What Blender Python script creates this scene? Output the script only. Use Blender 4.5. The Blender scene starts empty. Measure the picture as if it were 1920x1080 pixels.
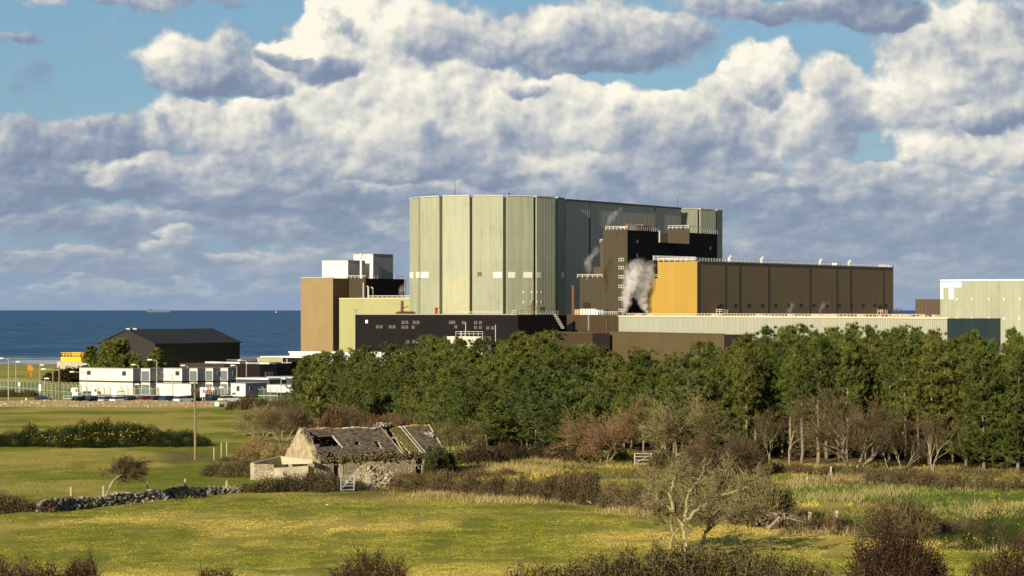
import bpy, math, random
import numpy as np
from math import radians as R, sin, cos, pi

random.seed(7)
SC = bpy.context.scene
COL = SC.collection
F, HY, CZ = 4500.0, 581.0, 14.6        # focal length in photo pixels, eye-level row, eye height


# ------------------------------------------------------------------ layout helpers
def P(px, Y):
    return np.array([(px - 960.0) / F * Y, Y])


def Z(py, Y):
    return CZ + (HY - py) / F * Y


def along(C, d, px):
    k = (px - 960.0) / F
    return (k * C[1] - C[0]) / (d[0] - k * d[1])


def unit(v):
    v = np.array(v, float)
    return v / np.linalg.norm(v)


def perp_left(d):
    return np.array([-d[1], d[0]])


# ------------------------------------------------------------------ value noise
def _hash(ix, iy, seed):
    n = (ix.astype(np.int64) * 374761393 + iy.astype(np.int64) * 668265263 + seed * 974634721) & 0x7fffffff
    n = ((n ^ (n >> 13)) * 1274126177) & 0x7fffffff
    return ((n ^ (n >> 16)) & 0xffff) / 65535.0


def vnoise(x, y, seed=0):
    x = np.asarray(x, float)
    y = np.asarray(y, float)
    ix, iy = np.floor(x), np.floor(y)
    fx, fy = x - ix, y - iy
    fx = fx * fx * (3 - 2 * fx)
    fy = fy * fy * (3 - 2 * fy)
    a, b = _hash(ix, iy, seed), _hash(ix + 1, iy, seed)
    c, d = _hash(ix, iy + 1, seed), _hash(ix + 1, iy + 1, seed)
    return (a + (b - a) * fx) * (1 - fy) + (c + (d - c) * fx) * fy


def fbm(x, y, seed=0, oct=4):
    s, a, t = 0, .5, 0
    for o in range(oct):
        s = s + a * vnoise(x * 2 ** o, y * 2 ** o, seed + o * 17)
        t += a
        a *= .5
    return s / t


# ------------------------------------------------------------------ terrain
_YS = [-400, 0, 30, 100, 128, 250, 300, 440, 500, 800, 1000, 1050, 1100, 1300]
_ZS = [14, 13, 11, 1.5, 0, 0, -.8, -3.2, -3.8, -6, -8, -9.4, -12.6, -22]
SEA = -11.4


def gz(x, y, fine=False):
    x = np.asarray(x, float)
    y = np.asarray(y, float)
    z = np.interp(y, _YS, _ZS)
    z = z + .5 * (fbm(x / 40 + 7, y / 40, 3, 2) - .5) * np.clip((y - 90) / 40, 0, 1) * np.clip((1000 - y) / 100, 0, 1)
    # grassy bank by the shore on the far left
    z = z + 1.7 * np.exp(-(((x + 128) / 26) ** 2 + ((y - 610) / 45) ** 2))
    z = z + 1.2 * np.exp(-(((x + 112) / 12) ** 2 + ((y - 640) / 30) ** 2))
    if fine:
        near = np.clip((300 - y) / 40, 0, 1)
        z = z + near * (.24 * (fbm(x / 1.9, y / 2.3, 11, 3) - .5) + .22 * (fbm(x / 7, y / 9, 5, 2) - .5))
    return z


def gnd(px, py):
    """point of the terrain seen in the photo at this pixel"""
    lo, hi = 60.0, 1050.0
    ys = np.linspace(100, 1050, 3800)
    xs = (px - 960) / F * ys
    zr = CZ + (HY - py) / F * ys
    d = zr - gz(xs, ys)
    i = int(np.argmax(d <= 0)) if (d <= 0).any() else len(ys) - 1
    Y = ys[i]
    return np.array([(px - 960) / F * Y, Y, float(gz((px - 960) / F * Y, Y))])


def on(px, Y, dz=0):
    x = (px - 960) / F * Y
    return np.array([x, Y, float(gz(x, Y)) + dz])


# ------------------------------------------------------------------ objects
def thing(name, label, cat, loc=(0, 0, 0), group=None, kind=None):
    o = bpy.data.objects.new(name, None)
    o.empty_display_size = .3
    COL.objects.link(o)
    o.location = tuple(float(v) for v in loc)
    tag(o, label, cat, group, kind)
    return o


def tag(o, label=None, cat=None, group=None, kind=None):
    if label:
        o['label'] = label
    if cat:
        o['category'] = cat
    if group:
        o['group'] = group
    if kind:
        o['kind'] = kind
    return o


def copy_tree(o, loc=None, rz=None, scale=None, label=None, parent=None):
    c = o.copy()
    COL.objects.link(c)
    if parent is not None:
        c.parent = parent
    for ch in o.children:
        copy_tree(ch, parent=c)
    if loc is not None:
        c.location = tuple(float(v) for v in loc)
    if rz is not None:
        c.rotation_euler = (0, 0, rz)
    if scale is not None:
        c.scale = scale if hasattr(scale, '__len__') else (scale,) * 3
    if label:
        c['label'] = label
    return c


_BOXF = [(0, 3, 2, 1), (4, 5, 6, 7), (0, 1, 5, 4), (1, 2, 6, 5), (2, 3, 7, 6), (3, 0, 4, 7)]


class MB:
    """collects geometry (world coordinates) and links it as one mesh"""

    def __init__(self):
        self.v, self.q, self.n = [], [], 0      # vertex blocks, face blocks

    def raw(self, v, f):
        v = np.asarray(v, float).reshape(-1, 3)
        for face in f:
            self.q.append(tuple(int(i) + self.n for i in face))
        self.v.append(v)
        self.n += len(v)
        return self

    def block(self, v, faces):
        """faces: (M,k) int array"""
        v = np.asarray(v, float).reshape(-1, 3)
        self.q.extend(map(tuple, (np.asarray(faces) + self.n).tolist()))
        self.v.append(v)
        self.n += len(v)
        return self

    def box(self, C, e1, L1, e2, L2, z0, z1):
        C, e1, e2 = np.array(C[:2], float), np.array(e1, float), np.array(e2, float)
        p = [C, C + e1 * L1, C + e1 * L1 + e2 * L2, C + e2 * L2]
        if L1 * L2 * (e1[0] * e2[1] - e1[1] * e2[0]) < 0:
            p = [p[0], p[3], p[2], p[1]]
        v = [(a[0], a[1], z0) for a in p] + [(a[0], a[1], z1) for a in p]
        return self.raw(v, _BOXF)

    def cbox(self, x, y, z, sx, sy, sz, rz=0.0):
        """box with centre of its bottom at x,y,z"""
        a, b = np.array([cos(rz), sin(rz)]), np.array([-sin(rz), cos(rz)])
        C = np.array([x, y]) - a * sx / 2 - b * sy / 2
        return self.box(C, a, sx, b, sy, z, z + sz)

    def bar(self, p0, p1, w, h=None):
        """square bar between two points"""
        h = h or w
        p0, p1 = np.array(p0, float), np.array(p1, float)
        d = p1 - p0
        L = np.linalg.norm(d)
        if L < 1e-6:
            return self
        d /= L
        up = np.array([0, 0, 1.]) if abs(d[2]) < .95 else np.array([0, 1., 0])
        s = np.cross(d, up)
        s /= np.linalg.norm(s)
        u = np.cross(s, d)
        v = []
        for p in (p0, p1):
            for a, b in ((-1, -1), (1, -1), (1, 1), (-1, 1)):
                v.append(p + s * a * w / 2 + u * b * h / 2)
        return self.raw(v, [(0, 1, 2, 3), (7, 6, 5, 4), (0, 4, 5, 1), (1, 5, 6, 2), (2, 6, 7, 3), (3, 7, 4, 0)])

    def tube(self, pts, rad, sides=8, caps=True):
        pts = np.asarray(pts, float)
        rad = np.broadcast_to(np.asarray(rad, float), (len(pts),))
        ds = np.gradient(pts, axis=0)
        v = []
        for p, d, r in zip(pts, ds, rad):
            d = d / (np.linalg.norm(d) + 1e-9)
            up = np.array([0, 0, 1.]) if abs(d[2]) < .9 else np.array([1., 0, 0])
            s = np.cross(d, up)
            s /= np.linalg.norm(s)
            u = np.cross(s, d)
            for k in range(sides):
                a = 2 * pi * k / sides
                v.append(p + r * (s * cos(a) + u * sin(a)))
        f = []
        n = len(pts)
        for i in range(n - 1):
            for k in range(sides):
                a, b = i * sides + k, i * sides + (k + 1) % sides
                f.append((a, a + sides, b + sides, b))
        if caps:
            f.append(tuple(range(sides)))
            f.append(tuple(reversed(range((n - 1) * sides, n * sides))))
        return self.raw(v, f)

    def prism(self, poly, z0, z1):
        """vertical prism on a counter-clockwise plan"""
        poly = [np.array(p, float)[:2] for p in poly]
        n = len(poly)
        ar = sum(poly[i][0] * poly[(i + 1) % n][1] - poly[(i + 1) % n][0] * poly[i][1] for i in range(n))
        if ar < 0:
            poly = poly[::-1]
        z0 = [z0] * n if np.isscalar(z0) else z0
        z1 = [z1] * n if np.isscalar(z1) else z1
        v = [(p[0], p[1], a) for p, a in zip(poly, z0)] + [(p[0], p[1], b) for p, b in zip(poly, z1)]
        f = [tuple(reversed(range(n))), tuple(range(n, 2 * n))]
        f += [(i, (i + 1) % n, n + (i + 1) % n, n + i) for i in range(n)]
        return self.raw(v, f)

    def extrude(self, prof, o, ax, az, ay, w):
        """profile of (a,b) pairs in the plane ax,az at o, given width w along ay (centred)"""
        o, ax, ay, az = (np.array(q, float) for q in (o, ax, ay, az))
        n = len(prof)
        v = [o + ax * a + az * b - ay * w / 2 for a, b in prof] + [o + ax * a + az * b + ay * w / 2 for a, b in prof]
        f = [tuple(range(n)), tuple(reversed(range(n, 2 * n)))]
        f += [(i, n + i, n + (i + 1) % n, (i + 1) % n) for i in range(n)]
        return self.raw(v, f)

    def segs(self, P0, P1, R0, R1, k=3):
        """many thin open cones at once"""
        P0, P1 = np.asarray(P0, float), np.asarray(P1, float)
        if len(P0) == 0:
            return self
        R0, R1 = np.asarray(R0, float), np.asarray(R1, float)
        d = P1 - P0
        d /= np.linalg.norm(d, axis=1)[:, None] + 1e-9
        up = np.where(np.abs(d[:, 2:3]) < .9, np.array([[0, 0, 1.]]), np.array([[1., 0, 0]]))
        s = np.cross(d, up)
        s /= np.linalg.norm(s, axis=1)[:, None]
        u = np.cross(s, d)
        v = np.empty((len(P0), 2 * k, 3))
        for j in range(k):
            a = 2 * pi * j / k
            o = s * cos(a) + u * sin(a)
            v[:, j] = P0 + o * R0[:, None]
            v[:, k + j] = P1 + o * R1[:, None]
        base = (np.arange(len(P0)) * 2 * k)[:, None]
        fs = np.concatenate([base + np.array([[j, k + j, k + (j + 1) % k, (j + 1) % k]]) for j in range(k)])
        return self.block(v.reshape(-1, 3), fs)

    def tris(self, A, B, C):
        n = len(A)
        if n == 0:
            return self
        v = np.stack([A, B, C], 1).reshape(-1, 3)
        return self.block(v, np.arange(3 * n).reshape(-1, 3))

    def blades(self, base, tip, w, rng):
        """thin triangles from base to tip"""
        d = tip - base
        r = rng.normal(size=d.shape)
        s = np.cross(d, r)
        s /= np.linalg.norm(s, axis=1)[:, None] + 1e-9
        w = np.broadcast_to(np.asarray(w, float), (len(base),))[:, None]
        return self.tris(base - s * w / 2, base + s * w / 2, tip)

    def build(self, name, mat, parent=None, smooth=False, loc=None):
        v = np.concatenate(self.v) if self.v else np.zeros((0, 3))
        org = np.zeros(3)
        if parent is not None:
            m = parent
            while m is not None:
                org = org + np.array(m.location)
                m = m.parent
        elif loc is not None:
            org = np.array(loc, float)
        v = v - org
        me = bpy.data.meshes.new(name)
        me.from_pydata(v.tolist(), [], self.q)
        if smooth:
            me.polygons.foreach_set('use_smooth', [True] * len(me.polygons))
        if mat is not None:
            me.materials.append(mat)
        me.update()
        o = bpy.data.objects.new(name, me)
        COL.objects.link(o)
        if parent is not None:
            o.parent = parent
        elif loc is not None:
            o.location = tuple(float(t) for t in loc)
        return o


# ------------------------------------------------------------------ shader helpers
class NT:
    def __init__(self, tree):
        self.t = tree
        tree.nodes.clear()

    def n(self, typ, **kw):
        nd = self.t.nodes.new(typ)
        for k, v in kw.items():
            setattr(nd, k, v)
        return nd

    def put(self, sock, val):
        if val is None:
            return
        if isinstance(val, bpy.types.NodeSocket):
            self.t.links.new(val, sock)
        else:
            if sock.type in ('RGBA',) and len(val) == 3:
                val = tuple(val) + (1,)
            sock.default_value = val

    def m(self, op, a, b=None, c=None, clamp=False):
        nd = self.n('ShaderNodeMath', operation=op, use_clamp=clamp)
        for i, q in enumerate((a, b, c)):
            if q is not None:
                self.put(nd.inputs[i], q)
        return nd.outputs[0]

    def vm(self, op, a, b=None, c=None):
        nd = self.n('ShaderNodeVectorMath', operation=op)
        self.put(nd.inputs[0], a)
        if op == 'SCALE':
            self.put(nd.inputs['Scale'], b)
        else:
            if b is not None:
                self.put(nd.inputs[1], b)
            if c is not None:
                self.put(nd.inputs[2], c)
        return nd.outputs['Value'] if op in ('DOT_PRODUCT', 'LENGTH', 'DISTANCE') else nd.outputs['Vector']

    def mix(self, fac, a, b, mode='MIX'):
        nd = self.n('ShaderNodeMix', data_type='RGBA', blend_type=mode)
        self.put(nd.inputs['Factor'], fac)
        self.put([s for s in nd.inputs if s.name == 'A' and s.type == 'RGBA'][0], a)
        self.put([s for s in nd.inputs if s.name == 'B' and s.type == 'RGBA'][0], b)
        return [s for s in nd.outputs if s.type == 'RGBA'][0]

    def noise(self, vec, scale, detail=4, rough=.55, out='Fac', dist=0):
        nd = self.n('ShaderNodeTexNoise')
        self.put(nd.inputs['Vector'], vec)
        self.put(nd.inputs['Scale'], scale)
        nd.inputs['Detail'].default_value = detail
        nd.inputs['Roughness'].default_value = rough
        nd.inputs['Distortion'].default_value = dist
        return nd.outputs[out]

    def vor(self, vec, scale, feature='F1', out='Distance', rand=1):
        nd = self.n('ShaderNodeTexVoronoi', feature=feature)
        self.put(nd.inputs['Vector'], vec)
        self.put(nd.inputs['Scale'], scale)
        nd.inputs['Randomness'].default_value = rand
        return nd.outputs[out]

    def step(self, x, a, b, lo=0., hi=1.):
        nd = self.n('ShaderNodeMapRange', interpolation_type='SMOOTHSTEP')
        self.put(nd.inputs['Value'], x)
        for k, v in (('From Min', a), ('From Max', b), ('To Min', lo), ('To Max', hi)):
            nd.inputs[k].default_value = v
        return nd.outputs[0]

    def lin(self, x, a, b, lo=0., hi=1.):
        nd = self.n('ShaderNodeMapRange')
        self.put(nd.inputs['Value'], x)
        for k, v in (('From Min', a), ('From Max', b), ('To Min', lo), ('To Max', hi)):
            nd.inputs[k].default_value = v
        return nd.outputs[0]

    def sep(self, v):
        return self.n_link('ShaderNodeSeparateXYZ', v).outputs

    def n_link(self, typ, v):
        nd = self.n(typ)
        self.put(nd.inputs[0], v)
        return nd

    def comb(self, x, y, z):
        nd = self.n('ShaderNodeCombineXYZ')
        for i, q in enumerate((x, y, z)):
            self.put(nd.inputs[i], q)
        return nd.outputs[0]

    def bump(self, h, strength=.3, dist=.1):
        nd = self.n('ShaderNodeBump')
        self.put(nd.inputs['Height'], h)
        nd.inputs['Strength'].default_value = strength
        nd.inputs['Distance'].default_value = dist
        return nd.outputs[0]

    def surface(self, col, rough=.8, normal=None, metal=0., spec=.3, **kw):
        b = self.n('ShaderNodeBsdfPrincipled')
        self.put(b.inputs['Base Color'], col)
        self.put(b.inputs['Roughness'], rough)
        self.put(b.inputs['Metallic'], metal)
        self.put(b.inputs['Specular IOR Level'], spec)
        if normal is not None:
            self.put(b.inputs['Normal'], normal)
        for k, v in kw.items():
            self.put(b.inputs[k.replace('_', ' ')], v)
        o = self.n('ShaderNodeOutputMaterial')
        self.t.links.new(b.outputs[0], o.inputs['Surface'])
        return b


def newmat(name):
    m = bpy.data.materials.new(name)
    m.use_nodes = True
    return m, NT(m.node_tree)


def mul(c, k):
    return tuple(min(1, x * k) for x in c)


MATS = {}


def paint(name, col, rough=.6, var=.12, scale=.15, stripes=0., ribw=1.0, streak=.15, dirt=None, metal=0., spec=.3, sheets=.07):
    """painted cladding: ribs run up the wall, patchy tone, rain streaks"""
    if name in MATS:
        return MATS[name]
    m, t = newmat(name)
    pos = t.n('ShaderNodeNewGeometry').outputs['Position']
    big = t.noise(pos, scale, 4)
    x, y, z = t.sep(pos)
    st = t.noise(t.comb(t.m('MULTIPLY', x, 1.3), t.m('MULTIPLY', y, 1.3), t.m('MULTIPLY', z, .05)), 1.0, 3)
    v = t.m('ADD', t.m('MULTIPLY', t.m('SUBTRACT', big, .5), 2 * var), t.m('MULTIPLY', t.m('SUBTRACT', st, .5), 2 * streak))
    v = t.m('ADD', v, 1.0)
    h = None
    if stripes:
        u = t.m('ADD', t.m('MULTIPLY', x, E1[0] + E2[0]), t.m('MULTIPLY', y, E1[1] + E2[1]))
        w = t.m('FRACT', t.m('DIVIDE', u, ribw))
        w = t.m('ABSOLUTE', t.m('SUBTRACT', t.m('MULTIPLY', w, 2), 1))
        h = t.step(w, .35, .65)
    # every sheet of cladding has weathered a little differently
    wn = t.n('ShaderNodeTexWhiteNoise')
    su = t.m('ADD', t.m('MULTIPLY', x, E1[0] + E2[0]), t.m('MULTIPLY', y, E1[1] + E2[1]))
    t.put(wn.inputs['Vector'], t.comb(t.m('FLOOR', t.m('DIVIDE', su, 2.7)), t.m('FLOOR', t.m('DIVIDE', z, 8.3)), 0.))
    v = t.m('MULTIPLY_ADD', t.m('SUBTRACT', wn.outputs['Value'], .5), sheets, v)
    vc = t.comb(v, v, v)
    c = t.mix(1.0, mul(col, 1), vc, 'MULTIPLY')
    if dirt is not None:
        d = t.step(t.noise(t.comb(t.m('MULTIPLY', x, .5), t.m('MULTIPLY', y, .5), t.m('MULTIPLY', z, .08)), 1, 5, .65), .52, .75)
        c = t.mix(t.m('MULTIPLY', d, .4), c, dirt)
    nrm = t.bump(h, min(1, stripes), .12) if h is not None else t.bump(t.noise(pos, 3, 3), .15, .05)
    t.surface(c, rough, nrm, metal, spec)
    MATS[name] = m
    return m


def plain(name, col, rough=.6, var=.1, scale=4., metal=0., spec=.3, bump=.1):
    if name in MATS:
        return MATS[name]
    m, t = newmat(name)
    pos = t.n('ShaderNodeTexCoord').outputs['Object']
    n = t.noise(pos, scale, 4)
    v = t.lin(n, .25, .75, 1 - var, 1 + var)
    c = t.mix(1.0, col, t.comb(v, v, v), 'MULTIPLY')
    t.surface(c, rough, t.bump(n, bump, .05), metal, spec)
    MATS[name] = m
    return m


def leafmat(name, cols, rough=.65, scale=.8, trans=.25, island=.5, var=.35):
    """small leaves or needles: each one its own tone, clumps of tone, a little light through"""
    if name in MATS:
        return MATS[name]
    m, t = newmat(name)
    g = t.n('ShaderNodeNewGeometry')
    oi = t.n('ShaderNodeObjectInfo')
    tc = t.n('ShaderNodeTexCoord').outputs['Object']
    pos = t.vm('ADD', tc, t.comb(t.m('MULTIPLY', oi.outputs['Random'], 37.), 0., 0.))
    f = t.noise(pos, scale, 3)
    f = t.m('ADD', t.m('MULTIPLY', t.m('SUBTRACT', f, .5), 1.6), t.m('MULTIPLY', g.outputs['Random Per Island'], island))
    f = t.m('ADD', f, t.lin(oi.outputs['Random'], 0, 1, .5 - island / 2 - .22, .5 - island / 2 + .22), clamp=True)
    rp = t.n('ShaderNodeValToRGB')
    t.put(rp.inputs[0], f)
    el = rp.color_ramp.elements
    for i, c in enumerate(cols):
        p = i / (len(cols) - 1)
        e = el[0] if i == 0 else (el[len(el) - 1] if i == len(cols) - 1 else el.new(p))
        e.position = p
        e.color = tuple(c) + (1,)
    d = t.n('ShaderNodeBsdfPrincipled')
    t.put(d.inputs['Base Color'], rp.outputs[0])
    d.inputs['Roughness'].default_value = rough
    d.inputs['Specular IOR Level'].default_value = .2
    tr = t.n('ShaderNodeBsdfTranslucent')
    t.put(tr.inputs[0], rp.outputs[0])
    mx = t.n('ShaderNodeMixShader')
    mx.inputs[0].default_value = trans
    t.t.links.new(d.outputs[0], mx.inputs[1])
    t.t.links.new(tr.outputs[0], mx.inputs[2])
    o = t.n('ShaderNodeOutputMaterial')
    t.t.links.new(mx.outputs[0], o.inputs['Surface'])
    MATS[name] = m
    return m


E1 = unit((.53, .85))                    # the works' two wall directions
E2 = np.array([-E1[1], E1[0]])


# ================================================================== camera, sun, sky
cam = bpy.data.cameras.new('camera')
cam.sensor_width = 36
cam.lens = 36 * F / 1920
cam.shift_y = (HY - 540) / 1920
cam.clip_start, cam.clip_end = 1, 200000
co = bpy.data.objects.new('camera', cam)
co.location = (0, 0, CZ)
co.rotation_euler = (R(90), 0, 0)
COL.objects.link(co)
SC.camera = co

SUN_EL = R(19)
sdir = unit((-.5, -.866))
SUNV = np.array([sdir[0] * cos(SUN_EL), sdir[1] * cos(SUN_EL), sin(SUN_EL)])
sl = bpy.data.lights.new('sun', 'SUN')
sl.energy = 4.9
sl.angle = R(.5)
sl.color = (1, .87, .66)
so = bpy.data.objects.new('sun', sl)
from mathutils import Vector
so.rotation_euler = Vector(tuple(SUNV)).to_track_quat('Z', 'Y').to_euler()
so.location = (-60, -120, 80)
COL.objects.link(so)

w = bpy.data.worlds.new('World')
SC.world = w
w.use_nodes = True
t = NT(w.node_tree)
sky = t.n('ShaderNodeTexSky', sky_type='NISHITA')
sky.sun_disc = False
sky.sun_elevation = SUN_EL
sky.sun_rotation = math.atan2(sdir[0], sdir[1])
sky.air_density = 1.0
sky.dust_density = .6
sky.ozone_density = 2.0
WS = .06
EXPO = 2 ** .5

d = t.n('ShaderNodeTexCoord').outputs['Generated']
dx, dy, dz = t.sep(d)
az = t.m('ARCTAN2', dx, dy)
hr = t.m('SQRT', t.m('ADD', t.m('MULTIPLY', dx, dx), t.m('MULTIPLY', dy, dy)))
el = t.m('ARCTAN2', dz, hr)
# sky plane in hundredths of a degree-like unit: x to the right, y downwards, horizon at 5.81
U = t.m('MULTIPLY_ADD', az, 45.0, 9.6)
V = t.m('MULTIPLY_ADD', el, -45.0, 5.81)
p = t.comb(U, V, 0.)


def wcol(c):
    return tuple(x / WS / EXPO for x in c)


# clouds flatten towards the horizon
hz = t.lin(V, 3.0, 5.81, 0., 1.)
over = t.m('MAXIMUM', t.m('SUBTRACT', V, 2.6), 0.)
Vs = t.m('MULTIPLY_ADD', t.m('MULTIPLY', over, over), .28, V)
pn = t.comb(U, Vs, 3.7)
wv = t.noise(pn, .7, 7, .5, 'Color')
warp = t.vm('MULTIPLY', t.vm('SUBTRACT', wv, (.5, .5, .5)), (1.5, 1.1, 0))
pw = t.vm('ADD', p, warp)
wv2 = t.noise(pn, 1.9, 6, .6, 'Color')
pw = t.vm('ADD', pw, t.vm('MULTIPLY', t.vm('SUBTRACT', wv2, (.5, .5, .5)), (.5, .35, 0)))




fb = t.noise(pn, 1.05, 8, .5)
fb2 = t.noise(t.vm('ADD', pn, (-.16, -.2, 0.)), 1.05, 8, .5)       # the same noise a step towards the sun
relief = t.m('SUBTRACT', fb, fb2)
fine = t.noise(pn, 2.6, 6, .52)
fine2 = t.noise(t.vm('ADD', pn, (-.08, -.1, 0.)), 2.6, 6, .52)
rfine = t.m('SUBTRACT', fine, fine2)
nb = t.m('SUBTRACT', fb, .5)


def layer(q, lst, lo=.22, hi=.5, rough_=1.5):
    """a bank of cloud heaps (x, y, half width, half height, brightness): mask and light of its own"""
    A = B = None
    for cx, cy, rx, ry, off in lst:
        e = t.vm('MULTIPLY_ADD', q, (100. / rx, 100. / ry, 0.), (-cx / rx, -cy / ry, 0.))
        g = t.m('MULTIPLY_ADD', t.vm('DOT_PRODUCT', e, e), -1.0, 1.0, clamp=True)
        l = t.m('ADD', t.vm('DOT_PRODUCT', e, (-.22, -.42, 0.)), off)
        A = g if A is None else t.m('ADD', A, g)
        B = t.m('MULTIPLY', g, l) if B is None else t.m('MULTIPLY_ADD', g, l, B)
    l = t.m('DIVIDE', B, t.m('MAXIMUM', A, .02))
    mk = t.step(t.m('MULTIPLY_ADD', nb, rough_, t.m('MINIMUM', A, 1.2)), lo, hi)
    return mk, l


BANKS = [
    # thin high veil and the low streaky bands
    ([(250, 16, 330, 16, .52), (45, 76, 80, 16, .34)], .25, 1.0, 1.0),
    # lavender banks low down
    ([(120, 415, 260, 55, .36), (430, 415, 280, 50, .42), (730, 430, 320, 55, .50), (1050, 430, 320, 60, .5), (1450, 460, 330, 60, .42), (1800, 460, 300, 70, .44),
      (170, 495, 320, 36, .42), (560, 500, 320, 38, .50), (1720, 525, 330, 40, .50), (330, 545, 420, 22, .50)], .02, .75, 1.9),
    # grey bank above the horizon
    ([(90, 335, 200, 80, .20), (60, 275, 120, 50, .30), (220, 275, 150, 70, .38), (330, 345, 240, 50, .32), (560, 365, 300, 60, .36), (850, 375, 280, 60, .42), (1150, 360, 330, 70, .38), (1450, 370, 330, 90, .42), (1760, 390, 320, 100, .46), (1330, 290, 180, 60, .36), (1190, 280, 150, 60, .56), (1600, 330, 110, 40, .5)], .05, .75, 2.0),
    # white puffs low in the middle
    ([(760, 345, 110, 40, .78), (880, 330, 130, 45, .8), (1010, 295, 110, 55, .9), (1100, 330, 110, 45, .62), (1480, 345, 90, 30, .5), (320, 445, 80, 22, .62), (680, 320, 120, 40, .75), (250, 330, 110, 36, .55)], .1, .8, 1.9),
    # the big sunlit bank
    ([(410, 250, 170, 85, .66), (570, 260, 220, 90, .76), (790, 245, 240, 95, .80), (1000, 225, 230, 85, .86), (1180, 220, 190, 78, .84), (1290, 210, 90, 60, .7),
      (705, 40, 140, 130, 1.05), (610, 75, 90, 80, .98), (760, 140, 210, 110, .92), (580, 150, 130, 90, .88), (535, 115, 70, 50, .85), (900, 170, 260, 80, .80), (470, 330, 200, 40, .5), (800, 320, 260, 36, .5)], .10, .66, 1.5),
    ([(1430, 140, 105, 75, .95), (1420, 215, 120, 80, .82), (1510, 250, 130, 80, .78), (1570, 190, 70, 100, .62), (1350, 170, 60, 50, .7),
      (1800, 95, 190, 130, .74), (1700, 190, 120, 80, .84), (1890, 180, 130, 100, .66), (1770, 285, 160, 55, .84), (1900, 290, 120, 60, .74)], .10, .62, 1.5),
    # grey heads in front
    ([(800, 80, 110, 62, .50), (950, 75, 200, 72, .62), (1110, 70, 200, 76, .60), (1250, 70, 110, 60, .55), (1100, 122, 200, 26, .36)], -.02, .85, 1.9),
    ([(335, 108, 105, 66, .74), (430, 118, 80, 76, .42), (400, 165, 130, 32, .34), (500, 160, 50, 36, .40), (600, 122, 105, 32, .30), (540, 105, 60, 22, .36),
      (1420, 170, 80, 34, .42), (1390, 12, 150, 36, .42), (1560, 20, 170, 44, .22), (1650, 45, 90, 26, .2), (1850, 220, 130, 24, .34), (985, 165, 40, 18, .45)], -.02, .85, 1.9),
]
# small heaps low down, from noise alone
lgt = t.m('MULTIPLY_ADD', nb, .55, .40)
cover = t.m('MULTIPLY', t.step(nb, -.14, .12), t.lin(V, 3.3, 4.6, 0., .85))
for lst, lo, hi, ro in BANKS:
    mk, l = layer(pw, lst, lo, hi, ro)
    lgt = t.m('MULTIPLY_ADD', t.m('SUBTRACT', l, lgt), mk, lgt)
    cover = t.m('MAXIMUM', cover, mk)
lgt = t.m('MULTIPLY_ADD', relief, t.lin(V, 0, 5.8, 1.45, .9), lgt)
lgt = t.m('MULTIPLY_ADD', rfine, t.lin(V, 0, 5.8, .75, .4), lgt)
lgt = t.m('MULTIPLY_ADD', nb, .30, lgt)
lgt = t.m('MULTIPLY_ADD', hz, -.03, t.m('SUBTRACT', lgt, .065))
cover = t.m('MULTIPLY', cover, t.lin(V, 4.9, 5.8, 1., .55))
rp = t.n('ShaderNodeValToRGB')
t.put(rp.inputs[0], lgt)
els = rp.color_ramp.elements
stops = [(0, (.215, .27, .385)), (.22, (.275, .335, .445)), (.45, (.425, .465, .525)), (.68, (.66, .665, .63)), (1, (.99, .94, .80))]
els[0].position, els[0].color = stops[0][0], stops[0][1] + (1,)
els[1].position, els[1].color = stops[-1][0], stops[-1][1] + (1,)
for pp, cc in stops[1:-1]:
    e = els.new(pp)
    e.color = cc + (1,)
ccol = t.vm('SCALE', rp.outputs[0], 1 / WS / EXPO)
# away from the view the clouds thin out
away = t.step(t.m('ABSOLUTE', az), .5, 1.2)
high = t.step(el, .2, .6)
cover = t.m('MULTIPLY', cover, t.m('SUBTRACT', 1.0, t.m('MULTIPLY', t.m('MAXIMUM', away, high), .85)))
blue = t.mix(t.m('MULTIPLY_ADD', hz, .4, .55), sky.outputs[0], t.mix(hz, wcol((.155, .385, .60)), wcol((.27, .36, .53))))
blue = t.mix(t.m('MULTIPLY', t.m('MAXIMUM', away, high), .65), blue, wcol((.115, .12, .13)))
ccol = t.mix(t.m('MULTIPLY', t.m('POWER', hz, 1.2), .68), ccol, wcol((.345, .415, .51)))
fin = t.mix(cover, blue, ccol)
bg = t.n('ShaderNodeBackground')
t.put(bg.inputs['Color'], fin)
bg.inputs['Strength'].default_value = WS
ow = t.n('ShaderNodeOutputWorld')
t.t.links.new(bg.outputs[0], ow.inputs['Surface'])

SC.view_settings.view_transform = 'Standard'
SC.view_settings.look = 'None'
SC.view_settings.exposure = .5
SC.view_settings.gamma = 1
SC.cycles.use_denoising = True
SC.cycles.max_bounces = 6
SC.cycles.transparent_max_bounces = 24
SC.cycles.volume_bounces = 6


# ================================================================== land and sea
def axis(parts):
    out = []
    for a, b, s in parts:
        out.append(np.arange(a, b, s))
    return np.unique(np.concatenate(out + [[parts[-1][1]]]))


xs = axis([(-1600, -400, 60), (-400, -130, 12), (-130, -62, 4), (-62, 62, .55), (62, 130, 4), (130, 400, 12), (400, 1600, 60)])
ys = axis([(-400, 0, 40), (0, 100, 8), (100, 128, 2), (128, 285, .6), (285, 520, 4), (520, 700, 6), (700, 1000, 15), (1000, 1140, 7), (1140, 1300, 40)])
XX, YY = np.meshgrid(xs, ys)
ZZ = gz(XX, YY, True)
nx, ny = len(xs), len(ys)
verts = np.stack([XX, YY, ZZ], -1).reshape(-1, 3)
ii = (np.arange(ny - 1)[:, None] * nx + np.arange(nx - 1)[None, :]).reshape(-1)
faces = np.stack([ii, ii + 1, ii + nx + 1, ii + nx], 1)


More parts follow.
